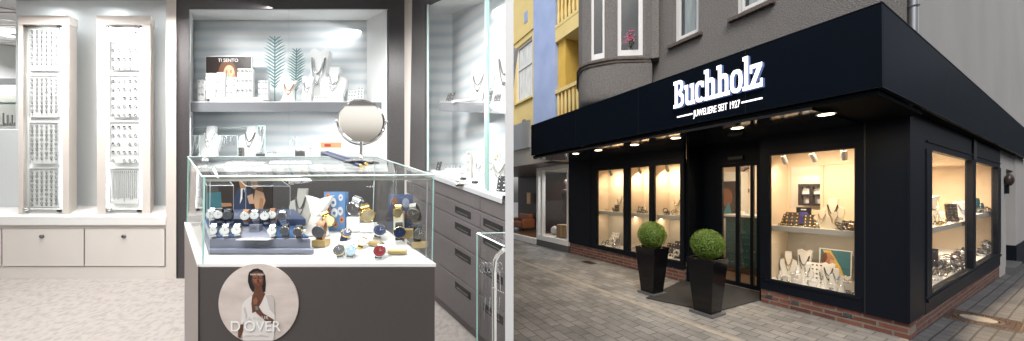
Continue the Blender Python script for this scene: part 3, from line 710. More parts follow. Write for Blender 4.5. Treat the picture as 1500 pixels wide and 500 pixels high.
# ================================================================== VITRINE COUNTER
vc = empty('counter_showcase', P(450, 672, 1.434), 'freestanding glass showcase of watches on a dark counter base', 'showcase')
vi = vc.matrix_world.inverted()
Zf, Zb = 1.434, 1.925
def vbox(name, fl, fr, bl, br, ytf, ybf, ytb, ybb, m, bevel=0, parent=None):
    pts = [P(fl, ybf, Zf), P(fr, ybf, Zf), P(br, ybb, Zb), P(bl, ybb, Zb), P(fl, ytf, Zf), P(fr, ytf, Zf), P(br, ytb, Zb), P(bl, ytb, Zb)]
    o = MB().hexa(pts).xf(vi).build(name, m, vc, bevel=bevel)
    if parent: o.parent = parent
    return o
vbox('base_cabinet', 290.5, 637, 271.5, 548, 392, 672, 331, 539, 'counter', .002)
# lighter side panel, set 3 mm proud
o = MB().hexa([P(290, 672, 1.43), P(290.3, 672, 1.43), P(271, 539, 1.93), P(270.3, 539, 1.93), P(290, 389, 1.43), P(290.3, 389, 1.43), P(271, 328, 1.93), P(270.3, 328, 1.93)])
o.xf(vi).build('side_panel', 'counter_side', vc)
vbox('deck', 289, 639, 270, 549, 386, 391.5, 325.5, 330.5, 'white', .002)
yt, yb_ = 261, 231
vbox('top_pane', 297, 636, 275, 551, yt-2.4, yt, yb_-1.8, yb_, 'glass')
def bar(p0, p1, r, m, parent=None, name='edge'):
    o = MB().tube([p0, p1], r, None, 4).xf(vi).build(name, m, vc)
    if parent: o.parent = parent
    return o
fp = MB().hexa([P(297, 385.5, Zf+.004), P(634, 382, Zf+.004), P(634, 382, Zf+.010), P(297, 385.5, Zf+.010), P(299.5, yt, Zf+.004), P(634, yt, Zf+.004), P(634, yt, Zf+.010), P(299.5, yt, Zf+.010)]).xf(vi).build('front_pane', 'glass', vc)
MB().hexa([P(296, 385, Zf), P(297.3, 385, Zf), P(275.2, 326, Zb), P(274, 326, Zb), P(298.5, yt, Zf), P(299.8, yt, Zf), P(277.2, yb_, Zb), P(276, yb_, Zb)]).xf(vi).build('side_pane', 'glass', vc)
MB().hexa([P(632, 382, Zf), P(633.5, 382, Zf), P(546.5, 326, Zb), P(545, 326, Zb), P(633.5, yt, Zf), P(635, yt, Zf), P(549.5, yb_, Zb), P(548, yb_, Zb)]).xf(vi).build('side_pane', 'glass', vc)
MB().hexa([P(275, 326, Zb-.006), P(546, 326, Zb-.006), P(546, 326, Zb), P(275, 326, Zb), P(277, yb_, Zb-.006), P(549, yb_, Zb-.006), P(549, yb_, Zb), P(277, yb_, Zb)]).xf(vi).build('rear_pane', 'glass', vc)
# visible polished edges of the panes
bar(P(297, 258.8, Zf), P(636, 256.8, Zf), .0042, 'glassedge_light', None, 'pane_edge'); bar(P(297.5, 386, Zf), P(299.5, 260, Zf), .0035, 'glassedge', None, 'pane_edge')
bar(P(633, 382, Zf), P(635, 260, Zf), .0040, 'glassedge', None, 'pane_edge'); bar(P(297, 259.5, Zf), P(275.5, 230, Zb), .0040, 'glassedge', None, 'pane_edge')
bar(P(636, 257.5, Zf), P(551, 230, Zb), .0036, 'glassedge_light', None, 'pane_edge'); bar(P(275, 230, Zb), P(551, 230, Zb), .004, 'glassedge_light', None, 'pane_edge')
bar(P(274.5, 326, Zb), P(276, 231, Zb), .0035, 'glassedge', None, 'pane_edge'); bar(P(546, 326, Zb), P(549, 231, Zb), .003, 'glassedge_light', None, 'pane_edge')
bar(P(624, 379, Zf+.02), P(626, 263, Zf+.02), .0030, 'alu', None, 'silicone_seam'); bar(P(306, 380, Zf+.02), P(308, 263, Zf+.02), .0016, 'alu', None, 'silicone_seam')
vbox('upper_rail', 299, 633, 297, 634, 263, 266.5, 263, 266.5, 'shelfgrey') if False else None
MB().hexa([P(300, 266, Zf+.011), P(633, 263.5, Zf+.011), P(633, 263.5, Zf+.02), P(300, 266, Zf+.02), P(300, 262, Zf+.011), P(633, 260, Zf+.011), P(633, 260, Zf+.02), P(300, 262, Zf+.02)]).xf(vi).build('light_rail', 'shelfgrey', vc)
p = (P(300, 266, Zf+.03)+P(632, 264, Zf+.03))/2
area('vitrine_led', p, 1.0, 1.5, (1, .98, .95), P(440, 345, 1.7), sy=.02)

# round poster on the front
Zd = Zf-.006
pr = empty('round_poster', T(P(378.5, 445, Zd)), 'round beige poster of a dark skinned woman in a white blouse, on the counter front', 'poster')
r = wscale(58.5, Zd)
MB().disc((0, 0, 0), r, .005, None, 64).build('backdrop', 'printbeige', pr)
k_ = Zd/F
def q(px, py): return ((px-378.5)*k_, (445-py)*k_)
def crop(pts): # keep inside disc
    out = []
    for x, z in pts:
        d = math.hypot(x, z)
        if d > r*.995: x, z = x*r*.995/d, z*r*.995/d
        out.append((x, z))
    return out
def pp(y, m, *pts): shade_poly(fig, crop([q(*a) for a in pts]), y, m, .0006)
C4 = (310, 385); 
def zz(*l): return [(C4[0]+x*.23, C4[1]+y*.23) for x, y in l]
fig = MB()
pp(-.0010, 'printblack', *zz((240, 60), (265, 40), (295, 36), (325, 50), (343, 85), (346, 140), (342, 185), (325, 190), (300, 170), (262, 188), (244, 160), (232, 120), (233, 85)))
pp(-.0018, 'printskin3', *zz((278, 150), (322, 150), (328, 185), (350, 205), (300, 262), (256, 225), (272, 185)))
pp(-.0026, 'printskin3', *zz((262, 62), (290, 52), (322, 64), (334, 100), (330, 135), (312, 160), (296, 164), (274, 150), (258, 115)))
pp(-.0032, 'printskin4', *zz((268, 72), (288, 64), (296, 95), (292, 130), (276, 128), (266, 105)))
pp(-.0032, 'printskin4', *zz((305, 70), (322, 78), (328, 105), (318, 125), (305, 118)))
pp(-.0038, 'printblack', *zz((270, 95), (290, 93), (290, 99), (270, 101))); pp(-.0038, 'printblack', *zz((306, 94), (326, 96), (326, 101), (306, 99)))
pp(-.0040, 'printlip', *zz((286, 134), (300, 131), (316, 134), (302, 145)))
pp(-.0038, 'printblack', *zz((292, 112), (306, 112), (303, 118), (294, 118)))
pp(-.0022, 'printwhite', *zz((262, 205), (300, 262), (345, 200), (385, 205), (402, 240), (405, 420), (395, 495), (205, 495), (190, 400), (196, 270), (215, 240)))
pp(-.0028, 'printskin3', *zz((262, 205), (345, 196), (322, 250), (283, 310), (262, 320), (256, 260)))
pp(-.0028, 'printshade', *zz((345, 205), (385, 205), (402, 240), (404, 330), (375, 300), (360, 250)))
pp(-.0030, 'printshade', *zz((205, 290), (215, 280), (232, 340), (222, 352)))
pp(-.0036, 'printskin3', *zz((262, 232), (290, 210), (306, 235), (300, 275), (330, 320), (400, 362), (392, 388), (350, 372), (290, 320), (268, 280)))
pp(-.0042, 'printskin4', *zz((268, 236), (288, 218), (300, 240), (290, 266), (272, 262)))
pp(-.0048, 'silver', *zz((282, 278), (300, 276), (304, 298), (286, 302)))
pp(-.0034, 'printskin3', *zz((176, 400), (205, 385), (205, 430), (185, 480), (170, 470)))
fig.build('figure', None, pr)
def pt(txt, px, py, hpx, sx=1.0, sp=1.0, bold=0.0, y=-.006):
    x, z = q(px, py); text_mesh(txt, hpx*k_*1.38, 'printwhite' if hpx < 5 else 'purewhite', 'lettering', pr, T((x, y, z)) @ FRONT, .0004, 'CENTER', sx, sp, bold)
pt("D'OVER", 375.5, 484.5, 15.5, 1.0, 1.0, -.0002); pt('LA TELUR', 377, 467, 4.6, 1.1, 1.2); pt('DOUBLE ECLIPSE PLUS', 376, 491, 2.4, 1, 1.1); pt('NEW SERIES', 378, 403, 2.4, 1, 1.1)

# --- inside the vitrine
HD = .716
def D(px, py): Z = F*HD/(py-150); return T(P(px, py, Z)), Z
# stepped watch tray
tr = empty('watch_tray', D(380, 370)[0], 'long grey blue stepped tray holding two rows of watches in the showcase', 'watch tray')
ti = tr.matrix_world.inverted()
def tray(name, x0, x1, yf, yb2, h0, h1, m, bevel=.002):
    Z0 = F*HD/(yf-150); Z1 = F*HD/(yb2-150)
    def c(px, Zr, Z, h): 
        x = (px-CX)/F*Zr
        if Z != Zr: x += (vdir((240, 150)).x)*(Z-Zr)
        return (x, Z, room_z(Z, h))
    pts = [c(x0, Z0, Z0, h1), c(x1, Z0, Z0, h1), c(x1, Z0, Z1, h1), c(x0, Z0, Z1, h1), c(x0, Z0, Z0, h0), c(x1, Z0, Z0, h0), c(x1, Z0, Z1, h0), c(x0, Z0, Z1, h0)]
    return MB().hexa(pts).xf(ti).build(name, m, tr, bevel=bevel)
tray('lower_slab', 305, 460, 372, 332, .697, .716, 'greyblue'); tray('upper_slab', 306, 455, 369, 332, .655, .697, 'greyblue')
tray('velvet_inlay', 310, 351, 367, 334, .651, .655, 'navyblue', 0); tray('velvet_inlay', 400, 451, 367, 334, .651, .655, 'navyblue', 0)
tray('rear_step', 308, 448, 349, 332, .615, .651, 'navy')
GW = 'watches on the grey blue tray'
def TP(px, yb2, h): return T(P(px, yb2, F*h/(yb2-150)))
rr = 5.6/F*1.72
for px, py, dial, strap, cs, lb in ((311.5, 330, 'dialwhite', 'silver', 'silver', 'front row steel watch with white dial, leftmost on the tray'),
        (329.5, 330, 'dialwhite', 'silver', 'silver', 'front row steel watch with white dial, second from the left'),
        (346.5, 329, 'dialwhite', 'silver', 'goldpale', 'front row watch with white dial beside the white booklet'),
        (398.5, 330, 'dialwhite', 'silver', 'silver', 'front row steel bracelet watch just right of the white booklet'),
        (417, 330, 'dialgrey', 'blackleather', 'silver', 'front row watch with dark dial on black strap'),
        (436.5, 332, 'dialgrey', 'blackleather', 'goldpale', 'front row dark dial watch with rose case, rightmost on the tray')):
    Z = F*.653/(py+21-150); watch(TP(px, py+21, .653), rr, lb, dial, cs, strap, GW, 'c')
for px, py, dial, strap, cs, lb in ((309, 308, 'dialwhite', 'silver', 'silver', 'back row white dial watch at the left end of the tray'),
        (319.8, 308, 'dialwhite', 'blackleather', 'silver', 'back row white dial watch on black strap near the left end'),
        (334, 309, 'dialgrey', 'blackleather', 'darksilver', 'back row dark watch between two white dials'),
        (359, 310, 'dialwhite', 'tan', 'goldpale', 'back row white dial watch with tan strap under the couple poster'),
        (373, 309, 'dialwhite', 'silver', 'silver', 'back row steel watch with white dial above the grey logo box'),
        (388, 310, 'dialwhite', 'blackleather', 'silver', 'back row white dial watch on black strap left of the brown one'),
        (398.5, 308, 'dialwhite', 'brown', 'goldpale', 'back row white dial watch with brown strap'),
        (413, 311, 'dialgrey', 'silver', 'silver', 'back row steel watch with dark dial, rightmost of that row')):
    watch(TP(px, py+19, .620), rr*1.04, lb, dial, cs, strap, GW, 'c')
bk = empty('booklet', TP(376, 351, .654), 'open white booklet lying in the middle of the tray', 'booklet')
MB().box(-.075, .075, -.03, .05, 0, .004).build('pages', 'linen', bk); q5 = MB()
for k in range(7): q5.box(-.06+.03*random.random(), .0+.06*random.random(), -.02+.01*k, -.017+.01*k, .0045, .0055)
q5.build('print', 'printshade', bk)
gb = empty('logo_box', TP(371.5, 342, .66), 'small grey logo box standing on the white booklet', 'box'); MB().box(-.024, .024, 0, .03, 0, .045).build('box_body', 'greyblue', gb, bevel=.003)
text_mesh('CT', .02, 'nickel', 'logo', gb, T((0, -.001, .018)) @ FRONT, .0006)
# couple poster
pz = 1.86; cp = empty('couple_poster', T(P(367, 326, pz)), 'dark poster of a suited man and a woman at the showcase rear', 'poster')
kk = pz/F; MB().box(-47*kk, 32*kk, 0, .006, 0, 62*kk).build('board', 'printdark', cp); fig = MB()
def cpp(y, m, *pts): shade_poly(fig, [((280+x*.23-367)*kk, (326-(255+yy*.23))*kk) for x, yy in pts], y, m, .0006)
cpp(-.0008, 'navy', (300, 90), (380, 95), (385, 300), (285, 300), (270, 160))
cpp(-.0012, 'printblack', (305, 25), (350, 18), (362, 50), (300, 60))
cpp(-.0016, 'printskin', (306, 45), (356, 45), (352, 82), (335, 98), (314, 88)); cpp(-.0020, 'purewhite', (318, 92), (346, 92), (330, 150), (312, 190), (318, 130))
cpp(-.0024, 'printblack', (330, 98), (340, 98), (335, 160), (328, 150))
cpp(-.0016, 'printhair', (372, 50), (425, 32), (460, 90), (455, 130), (400, 90)); cpp(-.0022, 'printskin2', (380, 48), (420, 45), (428, 80), (405, 98), (382, 85))
cpp(-.0020, 'printskin2', (410, 100), (462, 120), (475, 170), (450, 240), (415, 250), (400, 170)); cpp(-.0026, 'printskin2', (358, 140), (395, 125), (402, 190), (372, 190))
cpp(-.0024, 'printskin', (440, 150), (462, 160), (460, 230), (430, 240)); cpp(-.0020, 'printskin', (190, 185), (255, 185), (262, 205), (200, 210))
cpp(-.0012, 'printteal', (100, 120), (190, 115), (200, 240), (95, 240))
fig.build('print', None, cp)
# clear risers
for (x0, x1, y0, y1, Z, lb) in ((303, 342, 272, 322, 1.72, 'clear acrylic riser at the left rear of the showcase'), (360, 425, 273, 322, 1.74, 'clear acrylic riser right of the couple poster in the showcase')):
    rt = empty('clear_riser', T(P((x0+x1)/2, y1, Z)), lb, 'riser')
    mb = MB(); rti = rt.matrix_world.inverted(); fbox(mb, x0, y0, x1, y1, Z, .004, None, (240, 150)); fbox(mb, x0, y0, x1, y0+1.2, Z, .14, None, (240, 150)); mb.xf(rti).build('panel', 'glass', rt)
    mb = MB(); d = vdir((240, 150))*.14; a, b2 = P(x0, y0, Z), P(x1, y0, Z)
    for s0, s1 in ((a, b2), (a, a+d), (b2, b2+d), (a+d, b2+d), (b2, P(x1, y1, Z)), (a, P(x0, y1, Z))): mb.tube([s0, s1], .0011, None, 4)
    mb.xf(rti).build('polished_edge', 'alu', rt)
def DB(px, py): return D(px, py)
m4, Z = D(462, 346); bust(m4, wscale(62, Z), 'white linen draped bust standing in the middle of the showcase', 'linen', 'linen', None, 2, wide=.95)
m4, Z = D(437, 334); bust(m4, wscale(58, Z), 'dim grey bust behind the tray at the rear of the showcase', 'shelfgrey', 'darksilver', None, 0, wide=.8)
# blue and orange picture block
m4, Z = D(490, 338); pb = empty('picture_block', m4 @ Matrix.Rotation(R(-6), 4, 'Z'), 'blue picture block printed with orange and white watches', 'picture block')
w, h = wscale(33, Z), wscale(57, Z); MB().box(-w/2, w/2, 0, .03, 0, h).build('block', 'printblue', pb)
fig = MB()
for x, z, a, m in ((-.3, .88, .10, 'printorange'), (.3, .85, .10, 'printwhite'), (-.05, .72, .14, 'purewhite'), (-.3, .55, .12, 'printorange'), (.28, .5, .13, 'printwhite'), (.0, .45, .15, 'purewhite'), (.35, .28, .10, 'printorange'), (-.25, .25, .11, 'printwhite'), (.05, .15, .10, 'printorange')):
    fig.disc((x*w, -.002, z*h), a*w, .002, m, 14, ry=a*w*1.5)
    fig.disc((x*w, -.003, z*h), a*w*.5, .001, 'printblue' if m != 'printorange' else 'dialgrey', 12)
fig.build('print', None, pb)
# white blocks under the larger watches
def vb(px, py, wpx, hpx, lb, mt='purewhite', d=.05, nm='display_block'):
    m4, Z = D(px, py); block(m4, wscale(wpx, Z), d, wscale(hpx, Z), lb, 'display block', None, mt, nm); return m4, Z, wscale(hpx, Z)
m4, Z, hh = vb(517, 340, 20, 22, 'white block under the big silver watch')
watch(m4 @ T((0, .01, hh-wscale(9.5, Z))), wscale(10.8, Z), 'biggest silver watch, tilted on a white block', 'dialgrey', 'silver', 'silver', None, None, R(20), R(-20), R(20))
m4, Z, hh = vb(537, 341, 20, 14, 'low white block under the big gold watch')
watch(m4 @ T((0, .01, hh-wscale(9, Z))), wscale(10.2, Z), 'big all-gold watch, tilted on a low white block', 'goldpale', 'gold', 'gold', None, None, R(15), R(20), R(-15))
m4, Z = D(466, 362); block(m4, wscale(20, Z), .05, wscale(10, Z), 'kraft gold block under the brown strap watch', 'display block', None, 'gold_block')
watch(m4 @ T((0, .005, wscale(4, Z))), wscale(9.2, Z), 'brown leather strap watch with grey dial on a gold block', 'dialgrey', 'darksilver', 'tan', None, None, R(8), R(-10), R(10))
m4, Z = D(481, 345); watch(m4 @ T((0, 0, wscale(5, Z))), wscale(8.6, Z), 'gold watch leaning behind the brown strap watch', 'goldpale', 'gold', 'gold', None, None, R(20), R(10), R(-25))
m4, Z = D(507, 350); watch(m4, wscale(7.5, Z), 'small blue and gold watch lying in front of the silver one', 'dialnavy', 'gold', 'navy', None, 'flat', R(-35), R(20), R(20))
m4, Z = D(497, 376); watch(m4, wscale(8.2, Z), 'steel watch lying at the front, left of a touching pair', 'dialgrey', 'goldpale', 'silver', None, 'flat', R(-28), 0, R(-10))
m4, Z = D(514, 376); watch(m4, wscale(7.8, Z), 'steel watch with pale blue dial, right of a touching pair', 'dialpale', 'silver', 'silver', None, 'flat', R(-28), 0, R(8))
m4, Z = D(556, 352); watch(m4 @ T((0, 0, wscale(4, Z))), wscale(8.8, Z), 'silver watch with navy dial leaning on a pale cushion', 'dialnavy', 'silver', 'silver', None, 'flat', R(-30), R(10), R(20))
m4, Z = D(550, 362); gx = empty('watch_cushion', m4 @ Matrix.Rotation(R(-28), 4, 'Z'), 'pale gold roll cushion beside the navy dial watch', 'cushion'); MB().tube([(-.05, .01, .014), (.035, .01, .014)], .014, None, 12).build('roll', 'gold_block', gx)
m4, Z = D(585, 358); watch(m4 @ T((0, 0, 0)), wscale(8.8, Z), 'black strap watch with navy dial and rose case near the right pane', 'dialnavy', 'goldpale', 'blackleather', None, None, R(5), R(15), 0)
m4, Z = D(556, 378); watch(m4, wscale(8.8, Z), 'silver watch with a wine red dial at the front', 'dialred', 'silver', 'silver', None, 'flat', R(-22), R(5), R(12))
m4, Z = D(580, 373); gx = empty('watch_cushion', m4, 'gold roll cushion right of the wine red dial watch', 'cushion'); MB().tube([(-.04, .01, .011), (.045, .01, .011)], .011, None, 12).build('roll', 'gold_block', gx)
m4, Z = D(613, 364); block(m4, wscale(20, Z), .04, wscale(9, Z), 'reflection of a dark gold block, built in the right front corner', 'display block', None, 'gold_block')  # reflection in the pane, built as a solid block and watch
watch(m4 @ T((0, .005, wscale(4, Z))), wscale(8.6, Z), 'reflection of a black watch on its block, built against the right pane', 'dialgrey', 'darksilver', 'blackleather', None, None, R(5), R(25), 0)
m4, Z = D(531, 362); watch(m4, wscale(6.5, Z), 'small gold watch lying flat between the steel pair and the wine red dial', 'dialwhite', 'gold', 'gold', None, 'flat', R(-30), R(10), R(25))
m4, Z = D(597, 350); block(m4, wscale(16, Z), .04, wscale(14, Z), 'gold block behind the black strap watch', 'display block', None, 'gold_block')
m4, Z = D(583, 338); block(m4, wscale(14, Z), .03, wscale(28, Z), 'tall pale gold column near the right rear of the showcase', 'display column', None, 'cream')
m4, Z = D(583, 338); watch(m4 @ T((0, .0, wscale(11, Z))), wscale(7.5, Z), 'gold watch wrapped on the tall pale column at the right rear', 'goldpale', 'gold', 'gold', None, None, R(10), R(10), 0)
m4, Z = D(606, 338); watch(m4 @ T((0, .0, wscale(5, Z))), wscale(9.5, Z), 'large dark steel watch at the right rear of the showcase', 'dialgrey', 'darksilver', 'darksilver', None, None, R(15), R(-15), R(-10))
m4, Z = D(587, 335); refl_block = empty('picture_block', m4 @ Matrix.Rotation(R(20), 4, 'Z'), 'dim reflection of the blue picture block, built at the right rear', 'picture block')  # mirror image of the picture block in the glass, built as a solid
w, h = wscale(34, Z), wscale(50, Z); MB().box(-w/2, w/2, 0, .02, 0, h).build('block', 'navy', refl_block); fig = MB()
for x, z, a, m in ((-.25, .8, .13, 'printhair'), (.2, .75, .15, 'greyblue'), (-.1, .45, .16, 'greyblue'), (.25, .4, .12, 'printhair')): fig.disc((x*w, -.002, z*h), a*w, .002, m, 14, ry=a*w*1.4)
fig.build('print', None, refl_block)

# --- on top of the vitrine
HT = .337
def TOP(px, py): Z = F*HT/(py-150); return P(px, py, Z), Z
p, Z = TOP(529.5, 240); p.z += .004
mr = empty('table_mirror', T(p), 'round chrome table mirror on a pedestal standing on the showcase', 'mirror')
s = Z/F
MB().lathe([(0, 0), (24*s, 0), (24.5*s, 1.2*s), (20*s, 3.0*s), (17*s, 3.6*s), (14*s, 5.5*s), (7*s, 6.5*s), (3*s, 8.5*s), (2.2*s, 11*s), (0, 11*s)], (0, 0, 0), None, 32).build('foot', 'chrome', mr)
MB().lathe([(0, 8*s), (2.3*s, 8*s), (2.3*s, 27*s), (3.0*s, 28*s), (3.0*s, 31*s), (0, 31*s)], (0, 0, 0), None, 14).build('stem', 'chrome', mr)
cz = 61*s; yo = MB()
yo.tube([(35.5*s*math.cos(a), 0, cz+34*s*math.sin(a)) for a in [math.pi+math.pi*k/20 for k in range(21)]], 1.3*s, None, 8)
yo.ball((-36*s, 0, cz), 2.3*s, None, 7); yo.ball((36*s, 0, cz), 2.6*s, None, 7); yo.build('yoke', 'chrome', mr)
tl = Matrix.Translation((0, 0, cz)) @ Matrix.Rotation(R(5), 4, 'X')
MB().lathe([(0, 2*s), (32.5*s, 2*s), (34*s, 1*s), (34*s, -1.2*s), (32.6*s, -1.8*s), (31.8*s, -.9*s), (0, -.9*s)], (0, 0, 0), None, 48, 'y').xf(Matrix.Diagonal((1, 1, .93, 1))).xf(tl).build('rim', 'chrome', mr)
MB().lathe([(0, -1.2*s), (31.8*s, -1.2*s), (31.8*s, -1.0*s), (0, -1.0*s)], (0, 0, 0), None, 48, 'y', False).xf(Matrix.Diagonal((1, 1, .93, 1))).xf(tl).build('mirror_glass', 'mirror', mr)
for k, (a, b2, lb) in enumerate((((474, 228), (528.5, 247), 'front one of two navy ribbon rolls with gold tips beside the mirror'), ((479, 226.5), (536, 244.5), 'rear one of two navy ribbon rolls with gold tips beside the mirror'))):
    pa, za = TOP(*a); pb_, zb = TOP(*b2); pa.z += .014; pb_.z += .014
    rt = empty('ribbon_roll', T(pb_), lb, 'roll', 'navy rolls on the showcase'); q_ = pa-pb_
    MB().tube([(0, 0, 0), q_], .0095, None, 12).build('tube', 'navy', rt)
    n_ = q_.normalized(); MB().tube([-n_*.010, -n_*.001], [.0085, .0102], None, 12).build('tip', 'gold', rt)
# pale reflections in the top pane, built as low trays
for x0, x1, y, m_, lb in ((335, 392, 243, 'shelfgrey', 'pale reflection built as a flat tray on the left of the showcase top'), (400, 462, 241, 'alu', 'silver reflection built as a flat tray on the showcase top before the mirror')):
    pa, Z = TOP((x0+x1)/2, y); rt = empty('reflection_tray', T(pa+Vector((0, 0, .003))), lb, 'tray'); w = wscale(x1-x0, Z)
    MB().prism([(-w/2, -.03, -.03*SL), (w/2, -.03, -.03*SL), (w/2-.06, .06, .06*SL), (-w/2-.06, .06, .06*SL)], (0, 0, .006)).build('tray', m_, rt)
    mb = MB()
    for k in range(6): mb.torus((-w/2+w*(k+.5)/6-.02, .01, .01), .011, .002, (0, 0, 1), None, 9, 4)
    mb.build('bracelets', 'silver', rt)

# --- near glass case at the lower right of the showroom
nc = empty('chain_showcase', P(699, 500, 1.13), 'narrow glass showcase with hanging chains at the lower right beside the added white divider', 'showcase')
ni = nc.matrix_world.inverted()
def nb(name, pts, m, parent=None):
    o = MB().hexa(pts).xf(ni).build(name, m, nc)
    if parent: o.parent = parent
    return o
A, Bp = P(699, 342, 1.15), P(738.8, 361, 1.03); xe = -.0245
hb = .75
A0 = A-Vector((.002, 0, hb)); B0 = Vector((Bp.x, Bp.y, Bp.z-hb))
th = Vector((.004, .004, 0))
nb('front_pane', [A-Vector((0, 0, hb)), B0, B0+th, A-Vector((0, 0, hb))+th, A, Bp, Bp+th, A+th], 'glass')
Cc = Vector((xe, 1.15, A.z+.002)); 
nb('top_pane', [A, Bp, Vector((xe, 1.06, Bp.z)), Cc, A+Vector((0, 0, .004)), Bp+Vector((0, 0, .004)), Vector((xe, 1.06, Bp.z+.004)), Cc+Vector((0, 0, .004))], 'glass')
for pa, pb_, r_, m_ in ((A, A-Vector((.0, 0, hb)), .0026, 'glassedge'), (A, Bp, .0024, 'glassedge_light'), (A, Cc, .002, 'glassedge_light')):
    MB().tube([pa, pb_], r_, None, 5).xf(ni).build('pane_edge', m_, nc)
tb = [P(724, 520, 1.13), P(724, 400, 1.13), P(725, 382, 1.13), P(730, 372, 1.12), P(738, 366, 1.10)]
MB().tube(tb, .0085, None, 10).xf(ni).build('steel_tube', 'chrome', nc)
mb = MB()
for k in range(6):
    x = 706+k*5.2; mb.torus(P(x, 392, 1.14), .012, .0012, (.3, 1, 0), None, 10, 4, (.8, 1.5)); mb.tube([P(x, 398, 1.14), P(x+1, 425+4*random.random(), 1.14)], .0010, None, 4)
for k in range(7): mb.ball(P(722+k*2.6, 422+k*1.2, 1.12), .0022, None, 4)
for k in range(4): mb.tube([P(708+k*7, 435, 1.14), P(709+k*7, 470, 1.14), P(711+k*7, 435, 1.14)], .0010, None, 4)
mb.xf(ni).build('chains', 'silver', nc)
q6 = P(699, 342, 1.15); MB().box(A.x, xe, 1.05, 1.15, -.5, A.z-hb-.002).xf(ni).build('pedestal', 'shelfgrey', nc)

# --- ceiling spots of the showroom
for k, (x, y) in enumerate(((-2.9, 2.3), (-1.4, 1.9), (-.55, 1.5), (-2.9, .6), (-1.5, .5), (-.5, .4), (-4.1, 2.4), (-7.6, 4.8))):  # the last one is added to brighten the far hall
    z = room_z(y, -1.02)-.008
    lb = ['over the base cabinet', 'over the counter', 'over the side case', 'left of the entrance area', 'in the middle near the viewer', 'near the added divider', 'over the left end of the cabinet', 'added to brighten the far hall'][k]
    rt = empty('ceiling_spot', T((x, y, z)), 'round recessed ceiling spot '+lb, 'ceiling spot', 'round ceiling spots of the showroom')
    MB().lathe([(0, 0), (.075, 0), (.09, -.004), (.09, .006), (0, .006)][::-1], (0, 0, 0), None, 24).build('ring', 'alu', rt)
    MB().lathe([(0, -.006), (.07, -.006), (.07, -.003), (0, -.003)], (0, 0, 0), None, 24).build('lens', 'lampcool', rt)
    area('spot_lamp', (x, y, z-.03), .5, (50, 40, 16, 40, 32, 16, 50, 260)[k], (1, .985, .97), (x+.05, y-.1, z-2))
# ================================================================== THE STREET AND THE CORNER SHOP (right of the added divider)
CORN = Vector((4.345, 3.49, 0)); D1 = Vector((-.4785, .878, 0)); D2 = Vector((.878, .4785, 0))
# local frame of the building: x = -s (towards the corner), y = r (into the building), z up
E4 = Matrix(((-D1.x, D2.x, 0, CORN.x), (-D1.y, D2.y, 0, CORN.y), (0, 0, 1, 0), (0, 0, 0, 1)))
def sf(px, r=0.):
    k = (px-CX)/F; b = CORN+D2*r; return (b.x-k*b.y)/(k*D1.y-D1.x)
def rf(px, s=0.):
    k = (px-CX)/F; b = CORN+D1*s; return (b.x-k*b.y)/(k*D2.y-D2.x)
def zf(py, s, r):
    Z = (CORN+D1*s+D2*r).y; return EYE+(CY-py)/F*Z
def eb(mb, s0, s1, r0, r1, z0, z1, m=None): return mb.box(-max(s0, s1), -min(s0, s1), r0, r1, z0, z1, m)
def eo(name, s0, s1, r0, r1, z0, z1, m, parent=None, bevel=0):
    o = eb(MB(), s0, s1, r0, r1, z0, z1).build(name, m, parent, bevel=bevel)
    if not parent: o.matrix_world = E4
    return o
def slant(name, s0, s1, r0, r1, za, zb, z1a, z1b, m, parent=None):   # a at s0, b at s1 (s1 > s0)
    pts = [(-s1, r0, zb), (-s0, r0, za), (-s0, r1, za), (-s1, r1, zb), (-s1, r0, z1b), (-s0, r0, z1a), (-s0, r1, z1a), (-s1, r1, z1b)]
    return MB().hexa(pts).build(name, m, parent)
def ET(s, r, z): return E4 @ T((-s, r, z))

# --- ground
def gz(r): return -.023*min(max(r, 0), 14)
g = MB(); xs = [-60, -9, -6, -3, 0, .02]; ys = [-60, -6, -3, 0, 3, 7, 14, 60]
def sheet(name, xs, ys, m, dz=0):
    mb = MB(); pts = [(x, y, gz(y)+dz) for y in ys for x in xs]; n = len(xs)
    fs = [(j*n+i, j*n+i+1, (j+1)*n+i+1, (j+1)*n+i) for j in range(len(ys)-1) for i in range(n-1)]
    mb.faces(pts, fs); o = mb.build(name, m); o.matrix_world = E4; return struct(o)
sheet('pavement_front', [-60, -20, -9, -4, -.02], ys, 'paver'); sheet('pavement_side', [-.02, 4, 12, 60], ys, 'paver_grey')
o = MB().box(-.06, -.0, -7, -.02, 0, .006).build('border_course', 'concrete'); o.matrix_world = E4; struct(o)
o = MB().box(-9.0, -.0, -1.72, -1.62, .0, .004).build('pale_paver_course', 'concrete'); o.matrix_world = E4; struct(o)

# --- the jewellery shop
shop = empty('jewellery_shop', E4, 'blue black metal clad corner jewellery shop with lit display windows and a wide canopy', 'shop')
s_l = sf(834); s_wl = sf(866); s_e1 = sf(1002); s_e0 = sf(1114); s_c = sf(1268)
r_p = rf(1356.); r_end = rf(1465)
bt = lambda s: .175+.021*s
ZG0, ZG1, ZS_ = .36, 2.16, 2.52
slant('brick_plinth', s_e1+.002, s_l-.01, .015, .25, 0, 0, bt(s_e1), bt(s_l), 'brick_front', shop)
slant('brick_plinth', .0, s_e0-.002, .015, .25, 0, 0, bt(0), bt(s_e0), 'brick_front', shop)
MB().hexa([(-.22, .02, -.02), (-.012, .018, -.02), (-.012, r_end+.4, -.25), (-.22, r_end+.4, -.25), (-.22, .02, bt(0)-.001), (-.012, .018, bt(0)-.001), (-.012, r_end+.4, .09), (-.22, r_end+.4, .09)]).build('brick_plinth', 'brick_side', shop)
# air bricks
for s in (sf(1164), sf(1241), sf(1126)):
    a = MB(); eb(a, s-.05, s+.05, .009, .016, .085, .135); o = a.build('air_brick', 'pipe', shop); a = MB()
    for k in range(4): eb(a, s-.042, s+.042, .006, .0095, .089+k*.0115, .094+k*.0115)
    a.build('slots', 'black', o)
